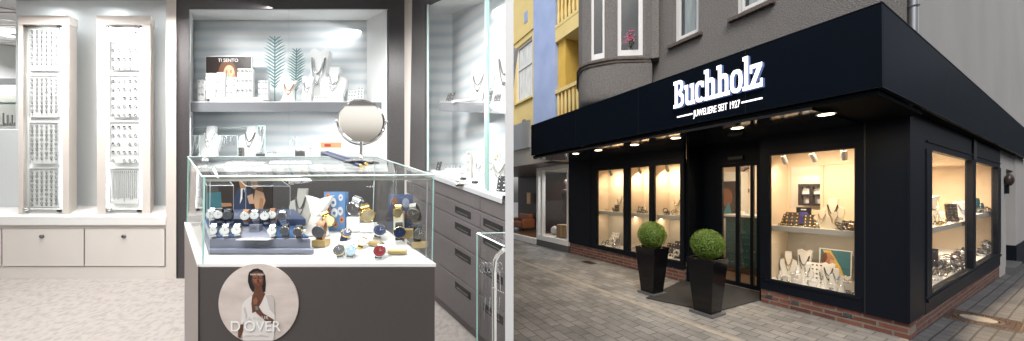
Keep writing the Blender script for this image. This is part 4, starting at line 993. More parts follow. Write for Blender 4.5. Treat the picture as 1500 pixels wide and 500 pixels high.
# columns
slant('column', s_wl, s_l, -.02, .28, bt(s_wl), bt(s_l), ZS_, ZS_, 'steel', shop)
slant('column', 0.0, s_c, -.012, r_p, bt(0), bt(s_c), ZS_, ZS_, 'steel', shop)
for s in (s_c+.004,): eo('panel_joint', s-.006, s+.006, -.016, .01, bt(s), ZS_, 'black', shop)
eo('corner_trim', -.006, .02, -.018, .10, .19, ZS_, 'steel', shop)
# windows of the front
def pane_unit(name, s0, s1, glasses, shelf_z):
    w = empty(name, Matrix.Identity(4), None, None); w.parent = shop; w.matrix_local = Matrix.Identity(4); del_ = w
    slant('bottom_panel', s0, s1, -.004, .06, bt(s0), bt(s1), ZG0, ZG0, 'steel', w)
    eo('sill', s0+.03, s1-.03, -.014, .0, ZG0-.035, ZG0-.004, 'steel', w, .003)
    eo('head_panel', s0, s1, -.004, .06, ZG1, ZS_, 'steel', w)
    eo('head_rail', s0+.02, s1-.02, -.016, -.004, ZG1+.085, ZG1+.10, 'steel', w)
    edges = [s0]+[q_ for gq in glasses for q_ in gq]+[s1]
    for k in range(0, len(edges), 2): eo('mullion', edges[k], edges[k+1], -.012, .07, ZG0-.001, ZG1+.001, 'steel', w, .003)
    for a, b in glasses: eo('glass_pane', a, b, .020, .028, ZG0, ZG1, 'glass_shop', w)
    for a, b in glasses:
        f = MB(); eb(f, a, a+.012, .012, .02, ZG0, ZG1); eb(f, b-.012, b, .012, .02, ZG0, ZG1); eb(f, a+.012, b-.012, .012, .02, ZG0, ZG0+.012); eb(f, a+.012, b-.012, .012, .02, ZG1-.012, ZG1)
        f.build('glazing_bead', 'black', w)
    return w
gl = [(sf(913.5), sf(874)), (sf(951), sf(921.5)), (sf(996.5), sf(957.5))]; gl = sorted(gl)
WL = pane_unit('window', s_e1, s_wl, gl, 1.18); tag(WL, 'three pane display window left of the entrance')
WR_ = pane_unit('window', s_c+.012, s_e0, [(sf(1253), sf(1127))], 1.14); tag(WR_, 'large single pane display window right of the entrance')
# right-hand face
WS_ = empty('window', Matrix.Identity(4), None, None); WS_.parent = shop; WS_.matrix_local = Matrix.Identity(4); tag(WS_, 'two pane display window on the side street')
ra, rb, rc_, rd = rf(1363.5), rf(1424), rf(1428), rf(1461)
def rb_(name, r0, r1, x0, x1, z0, z1, m, parent, bevel=0): return MB().box(x0, x1, r0, r1, z0, z1).build(name, m, parent, bevel=bevel)
MB().hexa([(-.06, r_p, bt(0)-.01), (.002, r_p, bt(0)-.01), (.002, r_end, .10), (-.06, r_end, .10), (-.06, r_p, ZG0-.02), (.002, r_p, ZG0-.02), (.002, r_end, ZG0-.02), (-.06, r_end, ZG0-.02)]).build('bottom_panel', 'steel', WS_)
rb_('sill', r_p+.02, r_end, -.0, .02, ZG0-.065, ZG0-.021, 'steel', WS_, .003); rb_('bottom_rail', r_p, r_end, -.07, .006, ZG0-.02, ZG0+.015, 'steel', WS_)
rb_('head_panel', r_p, r_end, -.06, .0, ZG1-.02, ZS_, 'steel', WS_); rb_('head_rail', r_p+.02, r_end, 0, .014, ZG1+.06, ZG1+.08, 'steel', WS_)
for a, b in ((r_p, ra), (rb, rc_), (rd, r_end)): rb_('mullion', a, b, -.07, .012, ZG0+.014, ZG1-.019, 'steel', WS_, .003)
rb_('glass_pane', ra, rb, -.03, -.02, ZG0, ZG1-.02, 'glass_side', WS_); rb_('glass_pane', rc_, rd, -.03, -.02, ZG0, ZG1-.02, 'glass_side', WS_)
rb_('seam', rb+.0, rc_, .012, .02, ZG1, ZS_, 'black', WS_)
# canopy
q_ = 1.49; p_ = .12; s_f = 5.54-.12; ZC0, ZC1 = 2.50, 3.20
can = empty('canopy', Matrix.Identity(4), None, None); can.parent = shop; can.matrix_local = Matrix.Identity(4)
sF = sf(778, -q_)
eo('fascia_front', -p_, sF, -q_, -q_+.03, ZC0, ZC1, 'fascia', can, .003)
MB().hexa([(p_-.03, -q_+.031, ZC0), (p_, -q_+.031, ZC0), (p_, 10.5, ZC0), (p_-.03, 10.5, ZC0), (p_-.03, -q_+.031, ZC1-.001), (p_, -q_+.031, ZC1-.001), (p_, 10.5, ZC1-.0), (p_-.03, 10.5, ZC1-.0)]).build('fascia_side', 'fascia', can, bevel=.002)
eo('fascia_end', sF-.03, sF, -q_+.031, 0, ZC0, ZC1-.001, 'fascia', can)
ZSO = 2.412
eo('soffit', .34, sF-.05, -q_+.034, -.021, ZSO, ZSO+.03, 'soffit', can); eo('soffit_edge', -p_+.031, sF-.031, -q_+.031, -.021, ZSO+.031, ZSO+.07, 'matteblack', can)
MB().box(-.0, p_-.031, -.02, 10.4, ZC0+.02, ZC0+.05).build('soffit', 'matteblack', can)
eo('top_sheet', -p_+.031, sF-.031, -q_+.031, .0, ZC1-.08, ZC1-.05, 'steel', can)
tr_ = MB(); eb(tr_, -p_-.004, sF, -q_-.004, -q_+.02, ZC1, ZC1+.008); tr_.box(p_-.03, p_+.004, -q_+.02, 10.4, ZC1, ZC1+.008); tr_.build('edge_trim', 'steel', can)
tr_ = MB(); eb(tr_, -p_-.003, sF, -q_-.003, -q_+.02, ZC0-.007, ZC0); tr_.box(p_-.03, p_+.003, -q_+.02, 10.4, ZC0-.007, ZC0); tr_.build('lower_trim', 'steel', can)
for k, s_ in enumerate((.9, 2.35, 3.8)):
    eo('panel_joint', s_-.002, s_+.002, -q_-.0006, -q_, ZC0, ZC1, 'black', can)
for r__ in (1.0, 3.4, 5.8, 8.2):
    MB().box(p_, p_+.0006, r__-.002, r__+.002, ZC0, ZC1-.001).build('panel_joint', 'black', can)
# soffit lights
for px, py, lb in ((843.5, 225.5, 'farthest'), (876.5, 220.5, ''), (929.5, 212.5, ''), (990, 202.5, ''), (1080, 188, ''), (1210, 168, '')):
    Z = (ZSO-.005-EYE)*F/(CY-py); w_ = P(px, py, Z); l_ = E4.inverted() @ w_
    nm = {843.5: 'farthest soffit light at the left end of the canopy', 876.5: 'soffit light second from the far end of the canopy', 929.5: 'soffit light over the middle pane of the left window',
          990: 'soffit light at the left edge of the entrance', 1080: 'soffit light under the sign, over the doors', 1210: 'nearest soffit light over the big display window'}[px]
    rt = empty('soffit_light', E4 @ T((l_.x, l_.y, ZSO-.001)), nm, 'downlight', 'round lights under the canopy')
    MB().lathe([(0, -.004), (.066, -.004), (.076, -.003), (.078, 0), (0, 0)], (0, 0, 0), None, 28).build('ring', 'alu', rt)
    MB().lathe([(0, -.006), (.062, -.006), (.062, -.004), (0, -.004)], (0, 0, 0), None, 28).build('lens', 'lamp', rt)
    a = area('soffit_lamp', (E4 @ Vector((l_.x, l_.y, ZSO-.03))), .12, 6.5, (1, .80, .55), (E4 @ Vector((l_.x, l_.y, 0))))
    a.data.shape = 'DISK'
# roller shutter housings / ceiling boxes seen above windows are part of the head panels; entrance recess
rr_ = .52
eo('entrance_side_wall', s_e1-.05, s_e1, .07, rr_+.08, 0, ZS_, 'steel', shop); eo('entrance_side_wall', s_e0, s_e0+.04, .07, rr_+.08, 0, ZS_, 'steel', shop)
eo('recess_ceiling', s_e0+.04, s_e1-.05, -.02, rr_+.1, ZS_-.02, ZS_+.02, 'soffit', shop)
ent = empty('entrance', Matrix.Identity(4), None, None); ent.parent = shop; ent.matrix_local = Matrix.Identity(4)
sd = lambda px: sf(px, rr_)
dh = zf(239, sd(1080), rr_)
eo('transom', s_e0+.04, s_e1-.05, rr_, rr_+.06, dh, ZS_-.02, 'steel', ent)
eo('door_post', sd(1051), s_e1-.05, rr_, rr_+.06, 0.01, dh, 'steel', ent)
for a, b in ((1051, 1058), (1077.5, 1083), (1099, 1103.5), (1108.5, 1116)): eo('door_stile', sd(b), sd(a), rr_-.006, rr_+.05, .02, dh-.002, 'steel', ent, .003)
for a, b in ((1058, 1077.5), (1083, 1099), (1103.5, 1108.5)):
    d = eo('glass_door', sd(b), sd(a), rr_+.01, rr_+.02, .09, dh-.06, 'glass_shop', ent)
    eo('bottom_rail', sd(b), sd(a), rr_-.004, rr_+.045, .02, .09, 'steel', d); eo('top_rail', sd(b), sd(a), rr_-.004, rr_+.045, dh-.06, dh-.003, 'steel', d)
eo('threshold', s_e0+.04, s_e1-.05, rr_-.03, rr_+.08, .0, .018, 'concrete', ent)
m_ = sd(1079); eo('door_sensor', m_-.12, m_+.12, rr_-.05, rr_-.002, dh+.05, dh+.12, 'black', ent, .01)
def GP(px, py): Z = F*EYE/(py-CY); v = E4.inverted() @ P(px, py, Z); return v
mt = MB().prism([(v.x, v.y, .0085) for v in (GP(946, 437.5), GP(1000, 411.5))]+[(-s_e1+.05, .49, .0085), (-s_e0-.04, .49, .0085), (-s_e0-.04, -.0, .0085), (GP(1111, 441).x, GP(1111, 441).y, .0085), (GP(1046, 459).x, GP(1046, 459).y, .0085)], (0, 0, .007)).build('door_mat', 'mat'); mt.matrix_world = E4
tag(mt, 'charcoal mat in the recessed shop entrance behind the planters', 'door mat')
# --- sign
def on_f(px, off=.002): return sf(px, -q_-off)
sg = empty('shop_sign', E4 @ T((-on_f(1121), -q_-.002, 0)), 'white lit letters Buchholz on the dark fascia', 'shop sign')
s0 = on_f(990); s1 = on_f(1121); LW = s0-s1
zb0 = zf(159.5, s0, -q_); zt0 = zf(121, s0, -q_); zb1 = zf(127.5, s1, -q_)
zb = (zb0+zf(128.5, s1, -q_))/2; capH = zt0-zb0
def glyph(chars):
    """slab letters as overlapping strokes on a unit: cap height 1, x height .72"""
    out = []; t = .20; sl = .13; X = .74
    def bx(x0, x1, z0, z1): return ('p', [(x0, z0), (x1, z0), (x1, z1), (x0, z1)])
    def arc(cx, cz, rx, rz, t1, t2, a0, a1, n=16):
        q = []
        for k in range(n):
            a = a0+(a1-a0)*k/n; b = a0+(a1-a0)*(k+1)/n
            def f(a_, rx_, rz_):
                c, s_ = math.cos(a_), math.sin(a_); e = .72
                return (cx+rx_*math.copysign(abs(c)**e, c), cz+rz_*math.copysign(abs(s_)**e, s_))
            q.append(('p', [f(a, rx, rz), f(b, rx, rz), f(b, rx-t1, rz-t2), f(a, rx-t1, rz-t2)]))
        return q
    G = {}
    G['B'] = (.80, [bx(.10, .10+t, 0, 1), bx(0, .45, 0, sl), bx(0, .45, 1-sl, 1), bx(.28, .45, .46, .46+sl)]+arc(.44, .265, .34, .265, t, sl, -math.pi/2, math.pi/2)+arc(.42, .76, .31, .24, t, sl, -math.pi/2, math.pi/2))
    G['u'] = (.76, [bx(.09, .09+t, .2, X), bx(0, .28, X-sl, X), bx(.50, .50+t, 0, X), bx(.42, .6, X-sl, X), bx(.6, .78, 0, sl)]+arc(.33, .26, .24, .26, t, sl+.02, math.pi, 1.6*math.pi)+[bx(.34, .52, 0, sl)])
    G['c'] = (.62, arc(.34, .37, .32, .37, t, sl, .22*math.pi, 1.78*math.pi, 22)+[bx(.47, .62, .50, .70)])
    G['h'] = (.80, [bx(.09, .09+t, 0, 1.06), bx(0, .2, 1.06-sl, 1.06), bx(0, .38, 0, sl), bx(.50, .50+t, 0, .5), bx(.42, .80, 0, sl)]+arc(.40, .47, .30, .27, t, sl+.02, 0, .75*math.pi))
    G['o'] = (.70, arc(.35, .37, .34, .37, t, sl, 0, 2*math.pi, 28))
    G['l'] = (.36, [bx(.09, .09+t, 0, 1.06), bx(0, .2, 1.06-sl, 1.06), bx(0, .38, 0, sl)])
    G['z'] = (.66, [bx(.02, .64, X-sl, X), bx(.02, .66, 0, sl), bx(.02, .14, X-.26, X), bx(.54, .66, 0, .26), ('p', [(.02, sl*.7), (.26, sl*.7), (.64, X-sl*.8), (.40, X-sl*.8)])])
    return G[chars]
tot = sum(glyph(c)[0] for c in 'Buchholz'); ks = LW/(tot+.02)
x = 0; dep = .05
for c in 'Buchholz':
    w_, parts = glyph(c); mb = MB()
    for i, (_, pts) in enumerate(parts):
        e_ = .0003*(i % 9)
        mb.prism([((x+a)*ks, -dep-e_, b*capH) for a, b in pts], (0, dep*.92+e_, 0), 'sign', 'signside')
    lo = mb.build('letter', None, sg); lo.matrix_local = T((-LW, 0, zb)); x += w_
def fpt(px, py): s_ = on_f(px); return (LW-(s_-s1)-LW, zf(py, s_, -q_))
xa, za = fpt(992.5, 171.0); xb, zb2 = fpt(1014.5, 166.8); xc, zc = fpt(1086.5, 151); xd, zd = fpt(1117, 144.2)
zl = (za+zb2+zc+zd)/4-.002
MB().box(xa, xb, -.012, -.002, zl-.008, zl+.008).build('rule', 'sign', sg); MB().box(xc, xd, -.012, -.002, zl-.008, zl+.008).build('rule', 'sign', sg)
t_ = text_mesh('JUWELIERE SEIT 1927', .118, 'sign', 'lettering', sg, T(((xb+xc)/2, -.004, zl-.042)) @ FRONT, .002, 'CENTER', 1.0, 1.0, .0)
wx = max(v.co.x for v in t_.data.vertices)-min(v.co.x for v in t_.data.vertices); f_ = (xc-xb)*.95/wx; t_.data.transform(Matrix.Diagonal((f_, 1, 1, 1)))

# --- inside the display windows
def shell(name, s0, s1, r0, r1, z0, z1, parent, mback='warmwall', opening=None, mlow='greigewall', shelf=None, lowz=1.1):
    rt = empty(name, Matrix.Identity(4), None, None); rt.parent = parent; rt.matrix_local = Matrix.Identity(4)
    eo('floor_panel', s0, s1, r0, r1, z0-.03, z0, 'linen', rt); eo('ceiling_panel', s0, s1, r0, r1, z1, z1+.03, mback, rt)
    eo('side_panel', s0-.03, s0, r0, r1, z0, z1, mback, rt); eo('side_panel', s1, s1+.03, r0, r1, z0, z1, mback, rt)
    eo('lower_back_panel', s0, s1, r1, r1+.03, z0, lowz, mlow, rt)
    if opening:
        a, b, c, d = opening
        eo('back_panel', s0, a, r1, r1+.03, lowz, z1, mback, rt); eo('back_panel', b, s1, r1, r1+.03, lowz, z1, mback, rt)
        eo('back_panel', a, b, r1, r1+.03, lowz, c, mback, rt); eo('back_panel', a, b, r1, r1+.03, d, z1, mback, rt)
    else: eo('back_panel', s0, s1, r1, r1+.03, lowz, z1, mback, rt)
    if shelf: eo('shelf', s0+.002, s1-.002, shelf[1], r1-.002, shelf[0]-.075, shelf[0], 'shelfgrey', rt, .004)
    return rt
bx0 = s_c+.03; bx1 = s_e0-.05
SZ = 1.135
shell('display_box', bx0, bx1, .07, .74, ZG0-.02, ZG1+.05, shop, opening=(bx0+.16, bx1-.03, 1.36, 2.02), shelf=(SZ, .13), lowz=SZ)
shell('display_box', s_e1+.06, s_wl-.03, .07, .55, ZG0-.02, ZG1+.05, shop, shelf=(1.18, .16), lowz=1.18)
for a in (sf(954), sf(917)): eo('divider', a-.012, a+.012, .075, .548, ZG0-.018, ZG1+.048, 'warmwall', shop)
# side street box
rt = empty('display_box', Matrix.Identity(4), None, None); rt.parent = shop; rt.matrix_local = Matrix.Identity(4)
B0, B1 = r_p+.12, r_end-.03; Bd = .92
rb_('floor_panel', B0, B1, -Bd, -.07, ZG0-.05, ZG0-.02, 'linen', rt); rb_('ceiling_panel', B0, B1, -Bd, -.07, ZG1+.05, ZG1+.08, 'warmwall', rt)
rb_('end_panel', B0-.03, B0, -Bd, -.07, ZG0-.02, ZG1+.05, 'warmwall', rt); rb_('end_panel', B1, B1+.03, -Bd, -.07, ZG0-.02, ZG1+.05, 'warmwall', rt)
rb_('back_panel', B0, B1, -Bd-.03, -Bd, SZ, ZG1+.05, 'warmwall', rt); rb_('lower_back_panel', B0, B1, -Bd-.03, -Bd, ZG0-.02, SZ, 'greigewall', rt)
rb_('shelf', B0+.002, 4.7, -Bd+.002, -.10, SZ-.075, SZ, 'shelfgrey', rt); rb_('shelf', 4.74, B1-.002, -Bd+.002, -.10, SZ-.0, SZ+.075, 'shelfgrey', rt)

WARM = (1, .75, .50)
def spot_light(s, r, lbl, aim, power, can_=True):
    if can_:
        rt = empty('track_spot', ET(s, r, ZG1+.05), lbl, 'spotlight', 'white track spots in the display windows')
        MB().box(-.05, .05, -.02, .02, -.035, -.001).build('adapter', 'alu', rt, bevel=.003)
        MB().tube([(0, 0, -.035), (.0, .0, -.075)], .006, None, 6).build('arm', 'black', rt)
        d = Vector((aim[0], aim[1], -1)).normalized()
        MB().tube([Vector((0, 0, -.065)), Vector((0, 0, -.065))+d*.12], .032, None, 16).build('head', 'alu', rt)
        base = Vector((-s, r, ZG1+.05-.065))+d*.125
    else: d = Vector((aim[0], aim[1], -1)).normalized(); base = Vector((-s, r, ZG1+.02))
    b = E4 @ base; area('display_lamp', b, .05, power, WARM, E4 @ (base+d))
for i, px in enumerate((1147, 1189, 1236)):
    spot_light(sf(px, .16), .16, ['left track spot in the big display window', 'middle track spot in the big display window', 'right track spot in the big display window'][i], ((.15, .45), (.2, .5), (-.1, .45))[i], 4.6)
area('display_led', E4 @ Vector((-(bx0+bx1)/2, .12, ZG1+.03)), .7, 4.6, WARM, E4 @ Vector((-(bx0+bx1)/2, .45, .5)), sy=.05)
area('display_led_low', E4 @ Vector((-(bx0+bx1)/2, .20, SZ-.085)), .7, 3.4, (1, .78, .54), E4 @ Vector((-(bx0+bx1)/2, .35, .3)), sy=.05)
for i, px in enumerate((893, 936, 976)):
    s_ = sf(px, .2); spot_light(s_, .2, ['track spot behind the leftmost pane of the three', 'track spot behind the middle pane of the three', 'track spot behind the pane nearest the entrance'][i], (0, .6), 8.5)
    area('display_led_low', E4 @ Vector((-s_, .28, 1.18-.085)), .5, 2.4, (1, .76, .50), E4 @ Vector((-s_, .35, .3)), sy=.05)
for r_ in (1.4, 2.6, 3.7): 
    b = E4 @ Vector((-.4, r_, ZG1+.03)); area('display_lamp', b, .12, 60, WARM, E4 @ Vector((-.6, r_, 1.1)))
    b = E4 @ Vector((-.6, r_, SZ-.09)); area('display_led_low', b, .3, 30, (1, .76, .50), E4 @ Vector((-.5, r_, .3)))
b = E4 @ Vector((-.4, 5.4, ZG1+.03)); area('display_lamp', b, .12, 80, WARM, E4 @ Vector((-.6, 5.4, 1.1)))
b = E4 @ Vector((-.5, 5.4, SZ-.02)); area('display_led_low', b, .3, 20, WARM, E4 @ Vector((-.5, 5.4, .3)))

# --- shop room behind
room = empty('sales_room', Matrix.Identity(4), None, None); room.parent = shop; room.matrix_local = Matrix.Identity(4)
eo('room_floor', 1.0, 5.8, rr_+.1, 5.0, .005, .02, 'shopfloor', room); eo('room_ceiling', 1.0, 5.8, rr_+.1, 5.0, 2.56, 2.6, 'linen', room)
eo('room_wall', 1.0, 5.8, 5.0, 5.06, 0, 2.6, 'warmwall', room); eo('room_wall', 5.8, 5.86, .3, 5.06, 0, 2.6, 'warmwall', room); eo('room_wall', .955, .99, .8, 5.06, 0, 2.6, 'warmwall', room)
eo('room_wall', s_e0+.0, s_e0+.05, rr_+.1, .8, 0, 2.6, 'warmwall', room); eo('room_wall', s_e1-.05, s_e1+.0, rr_+.1, .9, 0, 2.6, 'warmwall', room)
for s_, r_ in ((1.6, 2.0), (3.2, 2.6), (2.0, 4.0), (4.6, 3.4), (2.1, 1.2)):  # the last lamp, near the doors, is added to brighten the view inside
    area('room_lamp', E4 @ Vector((-s_, r_, 2.5)), .3, 16 if s_ == 1.6 else 45, (1, .82, .62), E4 @ Vector((-s_, r_, 0)))
    mb = MB(); mb.lathe([(0, 2.545), (.06, 2.545), (.06, 2.558), (0, 2.558)], (-s_, r_, 0), None, 16).build('ceiling_lamp', 'lamp', room)

def rl(px, r): return sf(px, r)
# teal padded counter seen through the doors
cs0, cs1 = rl(1098, 1.5), rl(1078, 1.5)
tc_ = empty('padded_counter', ET((cs0+cs1)/2, 1.5, 0.02), 'teal buttoned leather counter seen through the glass doors', 'counter')
w = abs(cs1-cs0)+.4; MB().box(-w/2, w/2, 0, .5, .12, 1.12).build('front', 'teal', tc_, bevel=.02); MB().box(-w/2-.02, w/2+.02, -.03, .52, 1.12, 1.16).build('top', 'shelfgrey', tc_)
MB().box(-w/2, w/2, .04, .5, 0, .12).build('plinth', 'shopfloor', tc_)
mb = MB()
for i in range(9):
    for j in range(7): mb.ball((-w/2+.06+i*(w-.1)/8+(.04 if j % 2 else 0), -.002, .2+j*.13), .012, None, 5)
mb.build('buttons', 'dialgrey', tc_)
for k in range(4):
    block(ET(cs1-.05-.17*k, 1.6, 1.181), .07, .05, .06+.05*(k % 2), ['white ring stand on the teal counter, leftmost seen through the doors', 'tall white ring stand second on the teal counter', 'white ring stand third on the teal counter', 'tall white ring stand at the right end of the teal counter'][k], 'ring stand', None, 'linen', 'ring_stand', 2)
ws0, ws1 = rl(1079, 1.9), rl(1060, 1.9)
tcab = empty('white_cabinet', ET((ws0+ws1)/2+.12, 1.9, .02), 'white display cabinet with dark framed picture behind the left glass door', 'cabinet')
w = abs(ws1-ws0)+.3; MB().box(-w/2, w/2, 0, .4, 0, 1.0).build('body', 'shelfgrey', tcab); MB().box(-w/2, w/2, .12, .4, 1.0, 2.05).build('upper', 'greigewall', tcab)
MB().box(-w/2+.1, w/2-.06, .10, .12, 1.05, 1.85).build('picture_frame', 'printdark', tcab); mb = MB(); shade_poly(mb, ell(0, 1.5, .12, .2), .095, 'printhair'); shade_poly(mb, [(-.1, 1.1), (.12, 1.1), (.05, 1.4)], .094, 'printteal'); mb.build('picture', None, tcab)
w_ = empty('wall_wreath', ET(rl(1097, 3.0), 3.0, 1.95), 'dark round wall ornament seen through the right glass door', 'ornament'); MB().torus((0, 0, 0), .20, .05, (0, 1, 0), None, 20, 7, (1, 1.4)).build('ring', 'printdark', w_)

# framed white display case in the sales room, seen through the big window
dc = empty('framed_display_case', ET(rl(1188, 2.4), 2.4, 1.15), 'dark framed lit display case on the sales room wall seen through the big window', 'display case')
a, b = rl(1209, 2.4), rl(1170, 2.4); w = b-a; zt, zb_ = zf(269, a, 2.4), zf(302, a, 2.4)
H0 = zb_-1.15; H1 = zt-1.15
MB().box(-w/2, w/2, .1, .12, H0, H1).build('lining', 'purewhite', dc)
mb = MB(); mb.box(-w/2, w/2, 0, .1, H1-.05, H1); mb.box(-w/2, w/2, 0, .1, H0, H0+.04); mb.box(-w/2, -w/2+.05, 0, .1, H0+.04, H1-.05); mb.box(w/2-.05, w/2, 0, .1, H0+.04, H1-.05); mb.box(-.025, .025, -.002, .1, H0+.04, H1-.05); mb.box(-w/2+.05, w/2-.05, .02, .1, H0+.18, H0+.22); mb.build('frame', 'printdark', dc)
area('framed_case_led', E4 @ Vector((-(a+b)/2, 2.36, zt+.1)), .5, 1.6, (1, .93, .8), E4 @ Vector((-(a+b)/2, 2.5, zb_)))
for k in range(4): 
    bust(ET(a+w*(.18+.21*k), 2.44, 1.15+H0+.22), .20, ['leftmost', 'second', 'third', 'rightmost'][3-k]+' small bust inside the framed display case of the sales room', 'linen', 'darksilver', 'busts in the framed case', (0, 1)[k % 2])
wp = empty('partition_wall', ET(rl(1210, 2.2), 2.55, 0), 'cream wall behind the framed display case', 'wall'); MB().box(-1.4, .9, .06, .14, .02, 2.5).build('wall_body', 'warmwall', wp)
d2 = empty('lit_tower_case', ET(rl(1222, 2.0), 2.0, 1.0), 'small lit white tower case to the right in the sales room', 'display case')
MB().box(-.17, .17, 0, .2, 0, .95).build('body', 'linen', d2); mb = MB(); [mb.box(-.09, .09, -.008, -.001, .25+.11*k, .30+.11*k) for k in range(5)]; mb.build('shelves', 'lamp' if False else 'printshade', d2)

# --- goods in the big display window (two levels)
def EF(px, z, r): return ET(sf(px, r), r, z)
def epx(px, r): return (CORN+D1*sf(px, r)+D2*r).y/F
Gx = 'white jewellery stands at the bottom of the big window'
zfl = ZG0-.018
rows = [ # px, r, kind, height px, label
 (1143, .30, 'cone', 12, 'small white ring cone at the left end of the big window floor'),
 (1155, .42, 'bust', 38, 'white bust with gold chain at the left of the big window floor'),
 (1168, .30, 'cone', 24, 'slender white ring cone between two busts on the window floor'),
 (1163, .22, 'block', 12, 'low white block before the left bust on the window floor'),
 (1176, .45, 'board', 46, 'tallest white board left of the poster on the window floor'),
 (1181, .33, 'bust', 28, 'white bust just before the tallest board'),
 (1193, .34, 'card', 30, 'white card of charms leaning left of the poster on the window floor'),
 (1203, .36, 'board', 24, 'short white board right of the charm card'),
 (1213, .30, 'board', 36, 'white board in front of the left edge of the window poster'),
 (1226, .26, 'bust', 30, 'white bust before the middle of the window poster'),
 (1239, .30, 'board', 22, 'white board at the right edge of the window poster'),
 (1246, .22, 'block', 16, 'white block at the right end of the big window floor'),
 (1233, .18, 'cone', 16, 'white ring cone right of the bust in front of the poster'),
 (1217, .16, 'block', 9, 'low white block at the front before the poster'),
 (1205, .17, 'cone', 13, 'white ring cone at the front middle of the window floor'),
 (1190, .16, 'block', 8, 'low white block at the front left of the charm card'),
 (1176, .16, 'cone', 13, 'white ring cone in the front row below the tallest board'),
 (1163, .14, 'block', 6, 'lowest white block in the front row, far left'),
 (1150, .18, 'block', 8, 'low white block in the front row under the left bust')]
for px, r_, kd, hp, lb in rows:
    u = epx(px, r_); M4 = EF(px, zfl, r_)
    if kd == 'cone': ring_cone(M4, hp*u, lb, Gx, 'linen')
    elif kd == 'bust': bust(M4, hp*u, lb, 'linen', 'gold' if 'gold' in lb else 'silver', Gx, 0, R(random.uniform(-25, 25)), .72)
    elif kd == 'board': bust(M4, hp*u, lb, 'linen', 'darksilver', Gx, 1, R(random.uniform(-20, 20)), .62)
    elif kd == 'block': block(M4, hp*u*1.1, .05, hp*u, lb, 'display block', Gx, 'linen', 'display_block', 2, R(random.uniform(-25, 25)))
    else: card(M4, 18*u, hp*u, lb, 'linen', 'charm_card', 'charm card', (4, 5), .3, R(15), 'darksilver', Gx)
for k in range(58):
    px = random.uniform(1136, 1249); r_ = random.uniform(.11, .34); u = epx(px, r_)
    rt = empty('loose_ring', EF(px, zfl, r_) @ Matrix.Rotation(random.uniform(0, 3), 4, 'Z'), 'small ring or stone lying loose among the white stands of the big window', 'ring', 'loose rings on the big window floor')
    q = random.uniform(.009, .018); MB().torus((0, 0, q), q, q*.28, (random.uniform(-1, 1), random.uniform(-1, 1), .3), None, 10, 5).build('band', random.choice(['silver', 'linen', 'goldpale', 'darksilver', 'linen']), rt)
# poster on the window floor
r_ = .52; u = epx(1221, r_); wp_ = empty('window_poster', EF(1222, zfl+.02, r_) @ Matrix.Rotation(R(4), 4, 'Z'), 'framed beach poster with a yellow surfboard and a woman, in the big window', 'poster')
w, h = 32*u, 48*u; lean = .12
def lp(mb, pts, y, m): mb.prism([(a*w, y+lean*b*h, b*h) for a, b in pts], (0, .001, 0), m)
MB().prism([(-w/2-.012, 0, -.012), (w/2+.012, 0, -.012), (w/2+.012, lean*h, h+.012), (-w/2-.012, lean*h, h+.012)], (0, .012, 0)).build('board', 'purewhite', wp_)
mb = MB(); lp(mb, [(-.5, 0), (.5, 0), (.5, 1), (-.5, 1)], -.002, 'printteal'); lp(mb, [(-.5, 0), (.15, 0), (-.1, .45), (-.5, .55)], -.003, 'printwhite')
lp(mb, [(-.42, .98), (-.15, .98), (.2, .5), (.42, .0), (.2, .0), (-.05, .35)], -.004, 'printyellow')
lp(mb, [(-.48, .5), (-.42, .85), (-.2, .92), (-.02, .75), (-.05, .55), (-.2, .4), (-.4, .2), (-.5, .15)], -.005, 'printskin'); lp(mb, [(-.46, .62), (-.44, .85), (-.3, .92), (-.25, .75), (-.36, .55)], -.006, 'printhair')
lp(mb, [(-.14, .72), (.0, .66), (-.04, .52), (-.2, .5)], -.006, 'printskin2'); lp(mb, [(-.38, .52), (-.26, .5), (-.3, .3), (-.45, .3)], -.006, 'printorange')
mb.build('print', None, wp_)
# upper shelf of the big window
zsh = SZ+.001; Gs = 'goods on the upper shelf of the big window'
for px, r_, kd, hp, lb, mt in ((1150, .28, 'card', 18, 'black watch box at the left end of the upper shelf', 'black'), (1159, .24, 'card', 22, 'larger black leaning display at the left of the upper shelf', 'printdark'),
        (1186, .26, 'card', 20, 'black leaning display right of the violet card', 'printdark'), (1203, .30, 'bust', 26, 'cream bust left of the tall bust on the upper shelf', 'cream'),
        (1218, .36, 'bustT', 44, 'tallest cream bust with dark pearl necklace on the upper shelf', 'cream'), (1221, .24, 'bust', 25, 'small cream bust before the tallest one on the upper shelf', 'cream'),
        (1236, .26, 'block', 10, 'dark display block right of the busts on the upper shelf', 'printdark'), (1246, .26, 'block', 13, 'dark display block at the right end of the upper shelf', 'printdark'),
        (1197, .20, 'cone', 12, 'gold ring cone in the middle of the upper shelf', 'goldpale')):
    u = epx(px, r_); M4 = EF(px, zsh, r_)
    if kd == 'card': card(M4, hp*u*.75, hp*u*.9, lb, mt, 'leaning_display', 'leaning display', (3, 4), .45, R(random.uniform(-15, 15)), 'gold', Gs)
    elif kd == 'bust': bust(M4, hp*u, lb, mt, 'gold', Gs, 0)
    elif kd == 'bustT': bust(M4, hp*u, lb, mt, 'printdark', Gs, 0, wide=.8)
    elif kd == 'cone': ring_cone(M4, hp*u, lb, Gs, mt)
    else: block(M4, hp*u*1.6, .07, hp*u, lb, 'display block', Gs, mt, 'display_block', 3)
u = epx(1176, .40); vcd = empty('violet_card', EF(1177, zsh, .42), 'black card with a violet window on the upper shelf of the big window', 'card'); w, h = 17*u, 27*u
